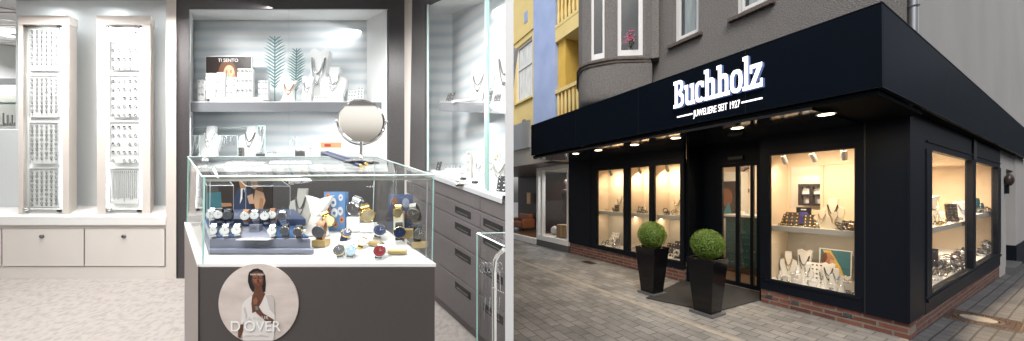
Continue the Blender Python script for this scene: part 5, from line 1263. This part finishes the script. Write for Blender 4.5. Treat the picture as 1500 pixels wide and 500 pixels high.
MB().box(-w/2, w/2, 0, .02, 0, h).build('board', 'black', vcd); MB().box(-w*.3, w*.3, -.002, 0, h*.1, h*.75).build('print', 'printviolet', vcd); MB().ball((0, -.006, h*.5), .012, None, 6, (1, .3, 1.6)).build('pendant', 'silver', vcd); MB().box(-w*.18, w*.18, -.002, 0, h*.85, h*.92).build('logo', 'purewhite', vcd)
def heap(n, fn, label, group, mats, rmin=.014, rmax=.03, upr=.5):
    for k in range(n):
        M4 = fn(); q = random.uniform(rmin, rmax)
        rt = empty('bangle', M4 @ Matrix.Rotation(random.uniform(0, 6.28), 4, 'Z'), label, 'bangle', group)
        MB().torus((0, 0, q*.95), q, q*random.uniform(.16, .3), (random.uniform(-.6, .6), 1, random.uniform(-.2, .9)), None, 12, 5).build('band', random.choice(mats), rt)
dk = ['darksilver', 'darksilver', 'printdark', 'gold', 'silver', 'goldpale']
heap(22, lambda: EF(random.uniform(1139, 1200), zsh, random.uniform(.15, .22)), 'dark or gold bangle at the left front of the big window upper shelf', 'bangles at the left of the upper shelf', dk, .010, .02)
heap(26, lambda: EF(random.uniform(1226, 1250), zsh+random.choice([0, .03, .05]), random.uniform(.15, .24)), 'dark or gold bangle in the right-hand heap on the big window upper shelf', 'bangles at the right of the upper shelf', dk, .014, .026)
# left three-pane window
for i, (xa_, xb_) in enumerate(((877, 912), (924, 949), (960, 995))):
    pn = ['leftmost', 'middle', 'rightmost'][i]
    heap(14, lambda: EF(random.uniform(xa_+(12, 4, 14)[i], xb_-2), 1.182+random.choice([0, 0, .04]), random.uniform(.20, .34)), 'dark or gold bangle on the shelf behind the %s of the three panes' % pn, 'bangles on the shelf, %s pane' % pn, dk, .02, .045)
    heap(20, lambda: EF(random.uniform(xa_+4, xb_-1), zfl+random.choice([0, .03, .07, .1]), random.uniform(.12, .40)), 'silver bangle in the heap on the floor of the %s pane' % pn, 'bangles on the window floor, %s pane' % pn, ['silver', 'darksilver', 'linen', 'darksilver'], .02, .05)
    u = epx((xa_+xb_)/2, .35)
    bust(EF(xb_-(6, 8, 5)[i], 1.182, .36), (22, 12, 28)[i]*u, 'cream bust on the shelf behind the %s of the three panes' % pn, 'cream', 'gold', 'cream busts in the three-pane window', 0)
    block(EF(xa_+(26, 14, 6)[i], 1.182, .36), 8*u, .07, 9*u, 'dark block on the shelf behind the %s of the three panes' % pn, 'display block', None, 'printdark', 'display_block', 2)
    card(EF(xa_+(20, 10, 20)[i], zfl, .38), 14*u, 18*u, 'leaning pale display at the bottom of the %s of the three panes' % pn, ['linen', 'linen', 'printdark'][i], 'leaning_display', 'leaning display', (3, 4), .4)
    card(EF(xa_+(27, 18, 31)[i], zfl, .30), 10*u, 24*u if i == 2 else 13*u, 'second display, at the right bottom of the %s of the three panes' % pn, ['printshade', 'printdark', 'printdark'][i], 'leaning_display', 'leaning display', (2, 3), .2)
# side street window goods
def SR(px, z, s): r_ = rf(px, s); return ET(s, r_, z) @ Matrix.Rotation(R(60), 4, 'Z')
dk2 = ['darksilver', 'darksilver', 'printdark', 'darksilver', 'silver']
heap(70, lambda: SR(random.uniform(1368, 1418), zfl-.0+random.choice([0, .03, .07, .12, .16]), random.uniform(.10, .25)), 'dark bangle in the big heap at the bottom of the nearer side pane', 'bangle heap in the nearer side pane', dk2, .03, .065)
heap(16, lambda: SR(random.uniform(1366, 1412), SZ, random.uniform(.12, .20)), 'dark bangle on the shelf of the nearer side street pane', 'bangles on the shelf of the nearer side pane', dk, .02, .04)
heap(22, lambda: SR(random.uniform(1432, 1455), zfl+random.choice([0, .05, .1, .15]), random.uniform(.12, .24)), 'grey bangle on the floor of the farther side street pane', 'bangle heap in the farther side pane', ['darksilver', 'silver'], .04, .08)
bust(SR(1371, SZ, .20), .46, 'cream bust with open arms on the shelf at the left of the side window', 'cream', 'goldpale', 'busts in the side street window', 2, wide=.9)
bust(SR(1372.5, SZ, .14), .20, 'small cream bust under the open-armed bust in the side window', 'cream', 'goldpale', 'busts in the side street window', 0)
card(SR(1396, SZ, .17), .20, .30, 'gold ring board standing on the shelf of the side window', 'goldpale', 'ring_board', 'ring board', (3, 6), .1, 0, 'printdark')
bust(SR(1413, SZ, .14), .34, 'white figure bust at the right end of the nearer side shelf', 'purewhite', 'silver', 'busts in the side street window', 1)
block(SR(1368, zfl, .15), .14, .1, .46, 'tall dark display block behind the bangle heap in the side window', 'display block', None, 'printdark', 'display_block', 3)
block(SR(1373, zfl, .12), .16, .1, .10, 'white ring tray before the bangle heap in the side window', 'ring tray', None, 'linen', 'ring_tray', 4)
block(SR(1369, zfl, .10), .12, .08, .07, 'white ring tray nearest the pane in the side window', 'ring tray', None, 'linen', 'ring_tray', 3)
bust(SR(1436, SZ+.075, .16), .30, 'dark green bust on the shelf of the farther side pane', 'teal', 'silver', 'busts in the side street window', 0)
heap(12, lambda: SR(random.uniform(1434, 1455), SZ+.076, random.uniform(.12, .2)), 'dark bangle on the shelf of the farther side pane', 'bangles on the shelf of the farther side pane', dk2, .04, .07)

# --- planters with clipped box balls
def leafball(name, c, r, parent, n=9000):
    rnd = random.Random(5); mb = MB()
    for k in range(n):
        z = rnd.uniform(-1, 1); a = rnd.uniform(0, 6.283); q = math.sqrt(1-z*z); d = Vector((q*math.cos(a), q*math.sin(a), z))
        rad = r*(1-.13*abs(rnd.gauss(0, .8))+.012*rnd.random())*(1+.018*math.sin(5*a+3*z)+.02*math.sin(9*z+2*a))
        p = d*rad; t = d.cross(Vector((rnd.gauss(0, 1), rnd.gauss(0, 1), rnd.gauss(0, 1)))).normalized(); u_ = (d*.55+t*.8+Vector((rnd.gauss(0, .35), rnd.gauss(0, .35), rnd.gauss(0, .35)))).normalized(); v_ = u_.cross(d).normalized()
        L = r*.05*rnd.uniform(.7, 1.3); w = L*.42
        mb.faces([p-u_*L*.5, p+v_*w, p+u_*L, p-v_*w], [(0, 1, 2, 3)])
    mb.xf(T(c)); o = mb.build(name, 'box', parent)
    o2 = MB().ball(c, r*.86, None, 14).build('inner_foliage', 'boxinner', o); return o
def planter(px, pyb, hpot_px, wtop, wbot, rball, label):
    Z = F*EYE/(pyb-CY); u = Z/F; root = empty('planter', T((P(px, pyb, Z).x, Z, 0)) @ Matrix.Rotation(math.atan2(-D1.y, -D1.x)+R(0), 4, 'Z'), label, 'planter', 'black planters at the entrance')
    h = hpot_px*u; a, b = wtop*u/2, wbot*u/2; zb = .045
    MB().hexa([(-b*1.32, -b*1.32, 0), (b*1.32, -b*1.32, 0), (b*1.32, b*1.32, 0), (-b*1.32, b*1.32, 0), (-b*1.3, -b*1.3, zb-.01), (b*1.3, -b*1.3, zb-.01), (b*1.3, b*1.3, zb-.01), (-b*1.3, b*1.3, zb-.01)]).build('base_plate', 'potbase', root, bevel=.004)
    mb = MB(); o4 = [(-1, -1), (1, -1), (1, 1), (-1, 1)]; prof = [(b, zb-.01), (a, h), (a*.9, h), (a*.88, h-.05)]
    pts = [(x*q, y*q, z) for q, z in prof for x, y in o4]; fs = [(i*4+k, i*4+(k+1) % 4, (i+1)*4+(k+1) % 4, (i+1)*4+k) for i in range(3) for k in range(4)]+[(0, 3, 2, 1)]
    mb.faces(pts, fs); mb.build('pot', 'pot', root, bevel=.006)
    MB().box(-a*.87, a*.87, -a*.87, a*.87, h-.07, h-.045).build('soil', 'soil', root)
    rb2 = rball*u; bt_ = empty('box_ball', root.matrix_world @ T((0, 0, h-.05)), label.replace('planter', 'planter below it').split(' with ')[0] if False else ('clipped round box bush in the left planter' if px < 1000 else 'clipped round box bush in the right, nearer planter'), 'bush', 'clipped box balls')
    MB().tube([(0, 0, 0), (0, 0, rb2*.8)], .015, None, 8).build('trunk', 'brown', bt_)
    leafball('crown', (0, 0, rb2*.86+.05), rb2, bt_)
    return root
planter(955.0, 430.0, 69, 33, 21.5, 19.6, 'left glossy black tapered planter on a dark stone plate')
planter(1036, 459.0, 82, 38.5, 26, 22.2, 'right glossy black tapered planter on a dark stone plate, nearer the viewer')

# --- upper building
up = empty('apartment_house', E4, 'dark grey pebble rendered house with a rounded bay above the shop canopy', 'building')
sR = .06; Zt = 9.0; sg_l = 5.30
wins = [(985, 1024, 62, 0), (1075, 1128, 18, 0)]
ww = []
s_w = [(sf(1024), sf(985.5)), (sf(1128), sf(1076))]; zsill = 4.37; ztop = 5.75
cuts = sorted(s_w)
prev = sR
for a, b in cuts+[(sg_l, sg_l)]:
    eo('wall', prev, a, 0, .3, 2.55, Zt, 'stucco', up); prev = b
for a, b in cuts:
    eo('wall', a, b, .001, .3, 2.55, zsill, 'stucco', up); eo('wall', a, b, .001, .3, ztop, Zt, 'stucco', up)
    wn = empty('window', Matrix.Identity(4), None, None); wn.parent = up; wn.matrix_local = Matrix.Identity(4)
    f = MB(); fw = .055
    eb(f, a, a+fw, .10, .16, zsill, ztop); eb(f, b-fw, b, .10, .16, zsill, ztop); eb(f, a+fw, b-fw, .10, .16, zsill, zsill+fw*1.4); eb(f, a+fw, b-fw, .10, .16, ztop-fw, ztop); f.build('frame', 'pvc', wn, bevel=.004)
    f = MB(); f2 = .04; A_, B_ = a+fw+.004, b-fw-.004
    eb(f, A_, A_+f2, .085, .12, zsill+.085, ztop-.06); eb(f, B_-f2, B_, .085, .12, zsill+.085, ztop-.06); eb(f, A_+f2, B_-f2, .085, .12, zsill+.085, zsill+.14); f.build('sash', 'pvc', wn, bevel=.004)
    eo('glass', A_+f2, B_-f2, .108, .114, zsill+.14, ztop-.06, 'winglass', wn)
    if a > 1.0 or True: eo('curtain', A_+f2+.02, B_-f2-.02, .18, .19, zsill+.1, ztop-.06, 'curtain', wn)
    sl = MB(); eb(sl, a-.07, b+.07, -.075, .1, zsill-.05, zsill-.004)
    for k in range(14): eb(sl, a-.07+k*(b-a+.14)/14+.004, a-.07+(k+1)*(b-a+.14)/14-.004, -.085, .09, zsill-.062, zsill-.03)
    sl.build('sill', 'ledge', wn)
# the winglass is opaque; make upper windows see-through glass with a curtain behind
M['winglass2'] = mk_glass('upper_window_glass', (.88, .90, .90), .04, 1.5)
for o in bpy.data.objects:
    if o.name.split('.')[0] == 'glass' and o.parent and o.parent.name.startswith('window'): o.data.materials[0] = M['winglass2']
# bay
def locp(px, Z): v = E4.inverted() @ P(px, CY, Z); return (-v.x, v.y)      # image column and distance -> (s, r)
bp0 = [(sf(956), .001), locp(955, 6.10), locp(945, 6.06), locp(903, 6.10), locp(888, 6.17), locp(864, 6.33), locp(853, 6.5), locp(848, 6.8), locp(847.5, 7.85)]; z_l = 4.10
bay = MB()
n_ = len(bp0)
def ringpts(z, sc=1.0, off=0): 
    return [(-s_, r_*sc-(off if r_ < 0 else 0), z) for s_, r_ in bp0]
levels = [(3.36, .90), (3.40, .955), (3.47, .99), (3.56, 1.0), (z_l, 1.0)]
pts = [q for z, sc in levels for q in ringpts(z, sc)]
fs = [(i*n_+k, i*n_+k+1, (i+1)*n_+k+1, (i+1)*n_+k) for i in range(len(levels)-1) for k in range(n_-1)]+[tuple(range(n_))]
bay.faces(pts, fs); bay.build('bay', 'stucco', up)
lg = MB()
for z0, z1, of in ((z_l, z_l+.05, .03), (z_l+.051, z_l+.085, .065)):
    a = ringpts(z0, 1, of); b = ringpts(z1, 1, of); lg.faces(a+b, [tuple(range(n_)), tuple(range(2*n_-1, n_-1, -1))]+[(k, k+1, n_+k+1, n_+k) for k in range(n_-1)])
lg.build('ledge', 'ledge', up)
# bay upper wall with two windows
def facet(k, z0, z1, t0=0., t1=1., inset=0., th=.12, m='stucco', name='wall', parent=None, bevel=0):
    a = Vector((-bp0[k][0], bp0[k][1], 0)); b = Vector((-bp0[k+1][0], bp0[k+1][1], 0)); d = (b-a); n = Vector((d.y, -d.x, 0)).normalized()
    if n.y > 0: n = -n
    p0 = a+d*t0-n*inset; p1 = a+d*t1-n*inset; i = -n*th
    return MB().hexa([p0+Vector((0, 0, z0)), p1+Vector((0, 0, z0)), p1+i+Vector((0, 0, z0)), p0+i+Vector((0, 0, z0)), p0+Vector((0, 0, z1)), p1+Vector((0, 0, z1)), p1+i+Vector((0, 0, z1)), p0+i+Vector((0, 0, z1))]).build(name, m, parent or up, bevel=bevel)
z_s = z_l+.13
for k in range(n_-1):
    if k in (2, 4): 
        t0, t1 = (.07, .96) if k == 2 else (.10, .92)
        facet(k, z_l+.086, z_s, m='stucco'); facet(k, z_s, 6.2, 0, t0); facet(k, z_s, 6.2, t1, 1); facet(k, 5.9, 6.2, t0, t1)
        wn = empty('window', Matrix.Identity(4), None, None); wn.parent = up; wn.matrix_local = Matrix.Identity(4)
        facet(k, z_s, z_s+.07, t0, t1, .02, .05, 'pvc', 'frame', wn); facet(k, z_s+.07, 5.9, t0, t0+.08, .02, .05, 'pvc', 'frame', wn); facet(k, z_s+.07, 5.9, t1-.08, t1, .02, .05, 'pvc', 'frame', wn)
        facet(k, z_s+.07, z_s+.12, t0+.08, t1-.08, .03, .04, 'pvc', 'sash', wn); facet(k, z_s+.12, 5.9, t0+.08, t0+.14, .03, .04, 'pvc', 'sash', wn); facet(k, z_s+.12, 5.9, t1-.14, t1-.08, .03, .04, 'pvc', 'sash', wn)
        g_ = facet(k, z_s+.12, 5.9, t0+.14, t1-.14, .05, .006, 'winglass2', 'glass', wn)
        if k == 2: pc = (Vector((-bp0[k][0], bp0[k][1], 0))*.62+Vector((-bp0[k+1][0], bp0[k+1][1], 0))*.38)
    else: facet(k, z_l+.086, 6.2)
# flowers behind the bay window glass stand just before it on the sill
fl = empty('flower_pot', E4 @ T((pc.x-.12, pc.y-.005, z_s+.125)), 'pink geranium at the bay window', 'flower pot')
mb = MB(); rnd = random.Random(3)
for k in range(70): mb.ball((rnd.gauss(0, .075), rnd.gauss(0, .014)-.02, .24+rnd.gauss(0, .05)), .019, None, 4)
mb.build('blossoms', 'pink', fl); mb = MB()
for k in range(130):
    c = Vector((rnd.gauss(0, .09), rnd.gauss(0, .012)-.01, .10+rnd.gauss(0, .05))); mb.faces([c+Vector((-.02, 0, 0)), c+Vector((0, -.01, -.012)), c+Vector((.02, 0, .01)), c+Vector((0, .01, .016))], [(0, 1, 2, 3)])
mb.build('leaves', 'leafgreen', fl); MB().lathe([(.03, 0), (.042, .07), (0, .07)], (0, 0, 0), None, 14).build('pot', 'brown', fl)
# side facade and downpipe
sidef = MB().box(-3.2, -.075, .301, 90, 2.55, Zt).build('side_facade', 'stucco_side', up)
MB().box(-.2, -.06, -.0, .30, 2.55, Zt).build('corner_strip', 'stucco', up) if False else None
dp = empty('downpipe', E4 @ T((.0, .24, 3.22)), 'zinc downpipe at the corner of the dark grey house above the canopy', 'downpipe')
MB().tube([(-.02, 0, 0), (-.02, 0, 5.7)], .036, None, 14).build('pipe', 'pipe', dp); MB().tube([(-.02, .13, 0), (-.02, .13, 5.7)], .018, None, 8).build('cable_conduit', 'alu', dp)
for z in (.5, 1.7): MB().torus((-.02, 0, z), .046, .006, (0, 0, 1), None, 16, 5).build('bracket', 'pipe', dp)

# --- beyond the shop along the side street
se = empty('side_street_house', E4 @ T((0, r_end, 0)), 'pale grey house with a dark recessed doorway beyond the side window', 'building')
def sb(name, r0, r1, x0, x1, z0, z1, m, bevel=0): return MB().box(x0, x1, r0-r_end, r1-r_end, z0, z1).build(name, m, se, bevel=bevel)
rA, rB, rC = rf(1473.5), rf(1484), rf(1497)
sb('wall', r_end+.02, rA, -.5, .0, -.25, ZC0+.02, 'stucco_side'); sb('doorway_lining', rA, rB, -1.2, -.9, -.3, 2.5, 'black'); sb('lintel', rA, rB, -.9, -.0, 2.15, ZC0+.02, 'stucco_side')
sb('wall', rB, rC+.4, -.5, .03, .35, ZC0+.02, 'stucco_side'); sb('dark_base', rB, rC+.4, -.5, .045, -.35, .35, 'steel'); sb('step', rA-.1, rB, -.6, .12, -.25, -.02, 'potbase')
sb('wall', rC+.4, 30, -.5, .02, -.4, ZC0+.02, 'lilac')
gl_ = empty('wall_lamp', E4 @ T((.06, rf(1471), 1.9)), 'round dark wall lamp on the pale wall beyond the side window', 'wall lamp'); MB().ball((0, 0, 0), .13, None, 10, (.5, 1, 1)).build('lamp_body', 'printdark', gl_); MB().box(-.06, -.0, -.03, .03, -.3, -.1).build('bracket', 'steel', gl_)

# --- drain covers in the paving
wc = P(1433, 467, F*(EYE+.03)/(467-CY)); lc = E4.inverted() @ wc
mh = empty('manhole', E4 @ T((lc.x, lc.y, gz(lc.y)+.002)) @ Matrix.Rotation(R(0), 4, 'Z') @ Matrix.Shear('XY', 4, (0, 0)), 'square rusty grate with a round concrete manhole lid in the grey paving', 'manhole cover')
mb = MB(); a = .30; hole = .195
for i in range(15):
    for j in range(15):
        x0 = -a+2*a*i/15; y0 = -a+2*a*j/15
        if math.hypot(x0+.022, y0+.022) > hole+.03: mb.box(x0+.006, x0+.038, y0+.012, y0+.032, .002, .008)
mb.box(-a-.02, a+.02, -a-.02, -a, 0, .010); mb.box(-a-.02, a+.02, a, a+.02, 0, .010); mb.box(-a-.02, -a, -a, a, 0, .010); mb.box(a, a+.02, -a, a, 0, .010)
mb.build('grate', 'iron', mh); MB().box(-a, a, -a, a, 0, .003).build('grate_bed', 'printdark', mh)
MB().lathe([(hole-.035, .003), (hole-.035, .012), (hole, .012), (hole+.01, .003)], (0, 0, 0), None, 40).build('ring', 'iron', mh); MB().lathe([(0, .003), (.145, .003), (.145, .0135), (0, .0135)], (0, 0, 0), None, 40).build('lid', 'ironconc', mh)
wc = P(863, 385, F*EYE/(385-CY)); lc = E4.inverted() @ wc
dr = empty('drain_cover', E4 @ T((lc.x, lc.y, .003)), 'small dark rectangular drain cover in the front paving', 'drain cover'); MB().box(-.16, .16, -.10, .10, 0, .006).build('frame', 'iron', dr); mb = MB(); [mb.box(-.14+.035*k, -.12+.035*k, -.08, .08, .006, .009) for k in range(8)]; mb.build('bars', 'printdark', dr)

# --- the yellow and pale blue house with the neighbouring shop, continuing the street front
yh = empty('yellow_house', E4 @ T((-8, 0, 0)), 'yellow house with a pale blue pilaster and balconies left of the dark grey house', 'building')
def yb(name, s0, s1, r0, r1, z0, z1, m, parent=None, bevel=0): 
    o = MB().box(-max(s0, s1)+8, -min(s0, s1)+8, r0, r1, z0, z1).build(name, m, parent or yh, bevel=bevel); return o
rY = .0
a0, a1, a2 = sf(847, .1), sf(813.5), sf(782)
yb('pilaster', a1, a2, -.02, .5, 2.5, 9, 'lilac')
yb('loggia_pier', sf(828.5, .1), a1-.001, .10, .6, 2.5, 9, 'yellow'); yb('loggia_back_wall', sg_l+.02, sf(820, .9), 1.3, 1.4, 2.5, 9, 'yellow'); yb('loggia_side_wall', sf(826, .9)-.2, sf(826, .9)-.1, .6, 1.3, 2.5, 9, 'yellow')
zb1_, zb2_ = 2.95, 3.75
def balustrade(z0, z1, s0, s1, rr0=.02):
    b_ = yb('balustrade', s0, s1, rr0-.03, rr0+.09, z1-.10, z1, 'paleyellow')
    yb('bottom_rail', s0, s1, rr0-.03, rr0+.09, z0, z0+.09, 'paleyellow', b_)
    n = 7; mb = MB()
    for k in range(n):
        x = 8-(s0+(s1-s0)*(k+.5)/n); mb.lathe([(.035, z0+.09), (.05, z0+.25*(z1-z0)+.05), (.028, (z0+z1)/2), (.045, z1-.25*(z1-z0)), (.03, z1-.10)], (x, rr0+.03, 0), None, 10)
    mb.build('balusters', 'paleyellow', b_)
sA, sB = sg_l+.02, a1-.004
balustrade(zf(205, sA, 0), zf(133, sB, 0), sA, sB)
yb('balcony_slab', sA, sB, .0, 1.2, zf(60, sB, 0)-.05, zf(43, sB, 0), 'paleyellow'); balustrade(zf(43, sB, 0)+.001, zf(43, sB, 0)+1.0, sA, sB)
# window wall
b0, b1 = a2, 12.5
wz0, wz1 = zf(147, sf(765), .1), zf(62, sf(765), .1)
w0_, w1_ = sf(779.5, .08), sf(756, .08)
yb('wall', a2, w0_, .08, .4, 2.5, 9, 'paleyellow'); yb('wall', w1_, b1, .08, .4, 2.5, 9, 'paleyellow'); yb('wall', w0_, w1_, .08, .4, 2.5, wz0, 'paleyellow'); yb('wall', w0_, w1_, .08, .4, wz1, 9, 'paleyellow')
wn = yb('window', w0_, w1_, .18, .20, wz0, wz1, 'winglass'); f = MB()
for s0_, s1_, z0_, z1_ in ((w0_, w0_+.07, wz0, wz1), (w1_-.07, w1_, wz0, wz1), (w0_+.07, w1_-.07, wz0, wz0+.07), (w0_+.07, w1_-.07, wz1-.07, wz1), (w0_+.07, w1_-.07, wz0+(wz1-wz0)*.58, wz0+(wz1-wz0)*.58+.07)):
    f.box(-s1_+8, -s0_+8, .14, .18, z0_, z1_)
f.build('frame', 'pvc', wn); yb('curtain', w0_+.1, w1_-.1, .172, .179, wz0+(wz1-wz0)*.05, wz1-.1, 'curtain', wn); yb('sill', w0_-.06, w1_+.06, .0, .12, wz0-.06, wz0-.003, 'paleyellow', wn)
yb('tile_plaque', sf(770, .07)-.12, sf(770, .07)+.1, .065, .079, zf(33, sf(768), .08), zf(17, sf(768), .08), 'lilac'); yb('string_course', a2, b1, .04, .079, zf(53, sf(765), 0), zf(45, sf(765), 0), 'paleyellow')
# neighbouring shop below
ns = empty('neighbour_shop', E4 @ T((-8, 0, 0)), 'neighbouring shop with light grey fascia and white framed window left of the dark shop', 'shop')
def nbx(name, s0, s1, r0, r1, z0, z1, m, parent=None, bevel=0): return yb(name, s0, s1, r0, r1, z0, z1, m, parent or ns, bevel)
nbx('fascia', sF+.1, 12.5, -.9, -.85, zf(243, 7, -.9), zf(205, 7, -.9), 'shelfgrey'); nbx('soffit', s_l+.02, 12.5, -.85, 2.2, 2.40, 2.47, 'drawer'); nbx('fascia_panel', sf(778, -.9)+.02, 12.5, -.96, -.90, zf(225, 7, -.9)+.1, zf(190, 7, -.9)+.15, 'alu')
n0, n1 = s_l+.03, sf(786.5)
zw = zf(345.5, n0, 0)
nbx('base', n0, n1, -.01, .3, 0, .18, 'potbase')
wn = nbx('window', n0, n1, .03, .038, .32, 2.3, 'glass_shop'); 
f = MB()
for s0_, s1_, z0_, z1_ in ((n0, n1, .18, .32), (n0, n0+.06, .32, 2.4), (n1-.09, n1, .32, 2.4), (sf(795), sf(792.5), .32, 2.3), (n0+.06, n1-.09, 2.3, 2.4)): f.box(-max(s0_, s1_)+8, -min(s0_, s1_)+8, -.02, .10, z0_, z1_)
f.build('frame', 'pvc', wn)
nbx('display_floor', n0, n1, .1, 1.6, .28, .32, 'shelfgrey'); nbx('back_wall', n0-.4, n1, 1.7, 1.75, .3, 2.4, 'greigewall'); nbx('dark_doorway_wall', n1+.02, 12.5, 2.2, 2.3, 0, 2.4, 'printdark')
nbx('ceiling', n0, n1, .1, 1.7, 2.3, 2.33, 'shelfgrey'); nbx('floor', n1, 12.5, .1, 2.2, -.0, .03, 'shopfloor'); nbx('step', n1+.1, 12.5, -.02, .1, 0, .18, 'pvc')
area('neighbour_lamp', E4 @ Vector((-9.0, 1.2, 2.3)), .3, 26, (1, .75, .5), E4 @ Vector((-9.0, 1.2, 0))); area('neighbour_lamp', E4 @ Vector((-6.8, .8, 2.2)), .3, 30, (.95, .97, 1), E4 @ Vector((-6.8, .8, 0)))
def NI(px, r, z): return ET(sf(px, r), r, z)
rt = empty('cardboard_box', NI(826, .35, .33) @ Matrix.Rotation(.3, 4, 'Z'), 'brown cardboard box on the floor of the neighbouring shop window', 'box'); MB().box(-.17, .17, -.14, .14, 0, .36).build('carton', 'cardboard', rt, bevel=.004); MB().box(-.03, .03, -.143, .143, .0, .362).build('tape', 'gold_block', rt)
rt = empty('white_pillow', NI(813, .45, .33), 'white crumpled bag beside the cardboard box in the neighbouring window', 'bag'); MB().ball((0, 0, .13), .16, None, 9, (1.1, .7, .85)).build('bag_body', 'printwhite', rt)
rt = empty('clothes_figure', NI(829, .8, .33), 'dark clothed display figure at the right of the neighbouring window', 'mannequin')
MB().lathe([(.10, 0), (.03, .03), (.02, .5), (.13, .62), (.16, .8), (.11, 1.0), (.17, 1.25), (.14, 1.38), (.05, 1.42), (.05, 1.5), (.08, 1.6), (.05, 1.7), (0, 1.72)], (0, 0, 0), None, 16).build('figure_body', 'printdark', rt)
for k, (px, r_, z, w, h, m_, lb) in enumerate(((765, 1.6, .03, .9, .5, 'brown', 'low orange brown sofa inside the dark neighbouring shop'), (774, 2.0, 1.15, .28, .5, 'printskin2', 'small lit picture on the dark wall of the neighbouring shop'))):
    if k == 0:
        rt = empty('sofa', NI(px, r_, z), lb, 'sofa'); MB().box(-w/2, w/2, -.3, .3, .1, .38).build('seat', m_, rt, bevel=.05); MB().box(-w/2, w/2, .1, .3, .38, .7).build('backrest', m_, rt, bevel=.05); MB().box(-w/2-.12, -w/2, -.3, .3, .1, .5).build('armrest', m_, rt, bevel=.04); MB().box(w/2, w/2+.12, -.3, .3, .1, .5).build('armrest', m_, rt, bevel=.04)
        for sx in (-.4, .4): MB().box(sx-.03, sx+.03, -.25, -.19, 0, .1).build('leg', 'black', rt)
    else:
        rt = empty('wall_picture', NI(px, r_, z), lb, 'picture'); MB().box(-w/2, w/2, 0, .03, 0, h).build('frame', 'gold_block', rt); MB().box(-w/2+.04, w/2-.04, -.004, 0, .04, h-.04).build('canvas', m_, rt)
rt = empty('cctv_camera', E4 @ T((-sf(768, -.5), -.5, zf(184, sf(768, -.5), -.5))), 'small dark camera above the neighbouring shop fascia', 'camera'); MB().tube([(0, 0, 0), (.2, -.12, .08)], .07, None, 10).build('camera_body', 'black', rt); MB().tube([(0, 0, 0), (-.05, .3, -.05)], .02, None, 6).build('bracket', 'black', rt)
# light grey awning box at the far left
# --- across the side street: what the side windows mirror (white house, garden hedge)
ac = empty('garden_house', E4 @ T((5, -1, 0)), 'white house across the side street, mirrored in the side windows', 'building')
MB().box(9.0, 14, -14, 30, 1.9, 7.5).build('wall', 'stucco_side', ac); MB().box(8.9, 14.1, -14.1, 30.1, 7.5, 7.8).build('roof_edge', 'ledge', ac)
eh = MB().box(-4, 14, 42, 50, -1, 13).build('added_far_block', 'farblock'); eh.matrix_world = E4; tag(eh, 'dark grey block added at the side street end to darken reflections', 'building')  # unseen block added to darken what the side fascia mirrors
for k in range(7):
    wn = MB().box(8.96, 8.999, -9+k*4.4, -7.6+k*4.4, 3.2, 5.0).build('window', 'winglass', ac); MB().box(8.93, 8.959, -9.1+k*4.4, -9.0+k*4.4, 3.1, 5.1).build('frame', 'pvc', wn)
gw = MB().box(5.6, 5.8, -15, 30, 0, 1.15).build('garden_wall', 'stucco_side'); gw.matrix_world = E4 @ T((3, 0, -.2)); tag(gw, 'low rendered garden wall across the side street', 'wall')
mb = MB(); rnd = random.Random(9)
for k in range(5200):
    c = Vector((rnd.gauss(9.1, .22), rnd.uniform(-12, 26), 1.0+abs(rnd.gauss(0, .35)))); u_ = Vector((rnd.gauss(0, 1), rnd.gauss(0, 1), rnd.gauss(0, 1))).normalized()*.09; v_ = u_.cross(Vector((rnd.gauss(0, 1), rnd.gauss(0, 1), rnd.gauss(0, 1)))).normalized()*.05
    mb.faces([c-u_, c+v_, c+u_, c-v_], [(0, 1, 2, 3)], 'leafgreen' if rnd.random() < .93 else 'red')
o = mb.build('garden_hedge', None); o.matrix_world = E4; tag(o, 'leafy garden hedge with red flowers on the wall across the side street', 'hedge')
# ================================================================== camera, sky and sun
cam = bpy.data.cameras.new('camera'); cam.sensor_width = 36; cam.lens = F/1500*36; cam.clip_end = 500; cam.clip_start = .02; cam.shift_y = (CY-250)/1500
co = bpy.data.objects.new('camera', cam); COL.objects.link(co); co.location = (0, 0, EYE); co.rotation_euler = (R(90), 0, 0); S.camera = co
w = bpy.data.worlds.new('World'); S.world = w; w.use_nodes = True; nt = w.node_tree
bg = nt.nodes['Background']; sky = nt.nodes.new('ShaderNodeTexSky'); sky.sky_type = 'NISHITA'; sky.sun_disc = False
SUN_EL, SUN_AZ = 48, 195     # degrees; azimuth clockwise from +y
sky.sun_elevation = R(SUN_EL); sky.sun_rotation = R(SUN_AZ); sky.air_density = 1.0; sky.dust_density = 3.5; sky.ozone_density = .6
hs = nt.nodes.new('ShaderNodeHueSaturation'); hs.inputs['Saturation'].default_value = .35; nt.links.new(sky.outputs[0], hs.inputs['Color']); nt.links.new(hs.outputs[0], bg.inputs[0]); bg.inputs[1].default_value = .15
l = bpy.data.lights.new('sun', 'SUN'); l.energy = 1.5; l.angle = R(25); l.color = (1, .95, .88)
o = bpy.data.objects.new('sun', l); COL.objects.link(o)
d = Vector((math.sin(R(SUN_AZ))*math.cos(R(SUN_EL)), math.cos(R(SUN_AZ))*math.cos(R(SUN_EL)), math.sin(R(SUN_EL))))
o.rotation_euler = (-d).to_track_quat('-Z', 'Y').to_euler(); o.location = (0, -5, 12)
S.view_settings.view_transform = 'Standard'; S.view_settings.look = 'None'; S.view_settings.gamma = 1; S.view_settings.exposure = 0.12
try: S.view_settings.use_curve_mapping = False
except Exception: pass
cy = S.cycles; cy.max_bounces = 8; cy.transparent_max_bounces = 24; cy.glossy_bounces = 4; cy.diffuse_bounces = 4; cy.caustics_reflective = False; cy.caustics_refractive = False
cy.sample_clamp_indirect = 6; cy.use_denoising = True; cy.use_light_tree = True
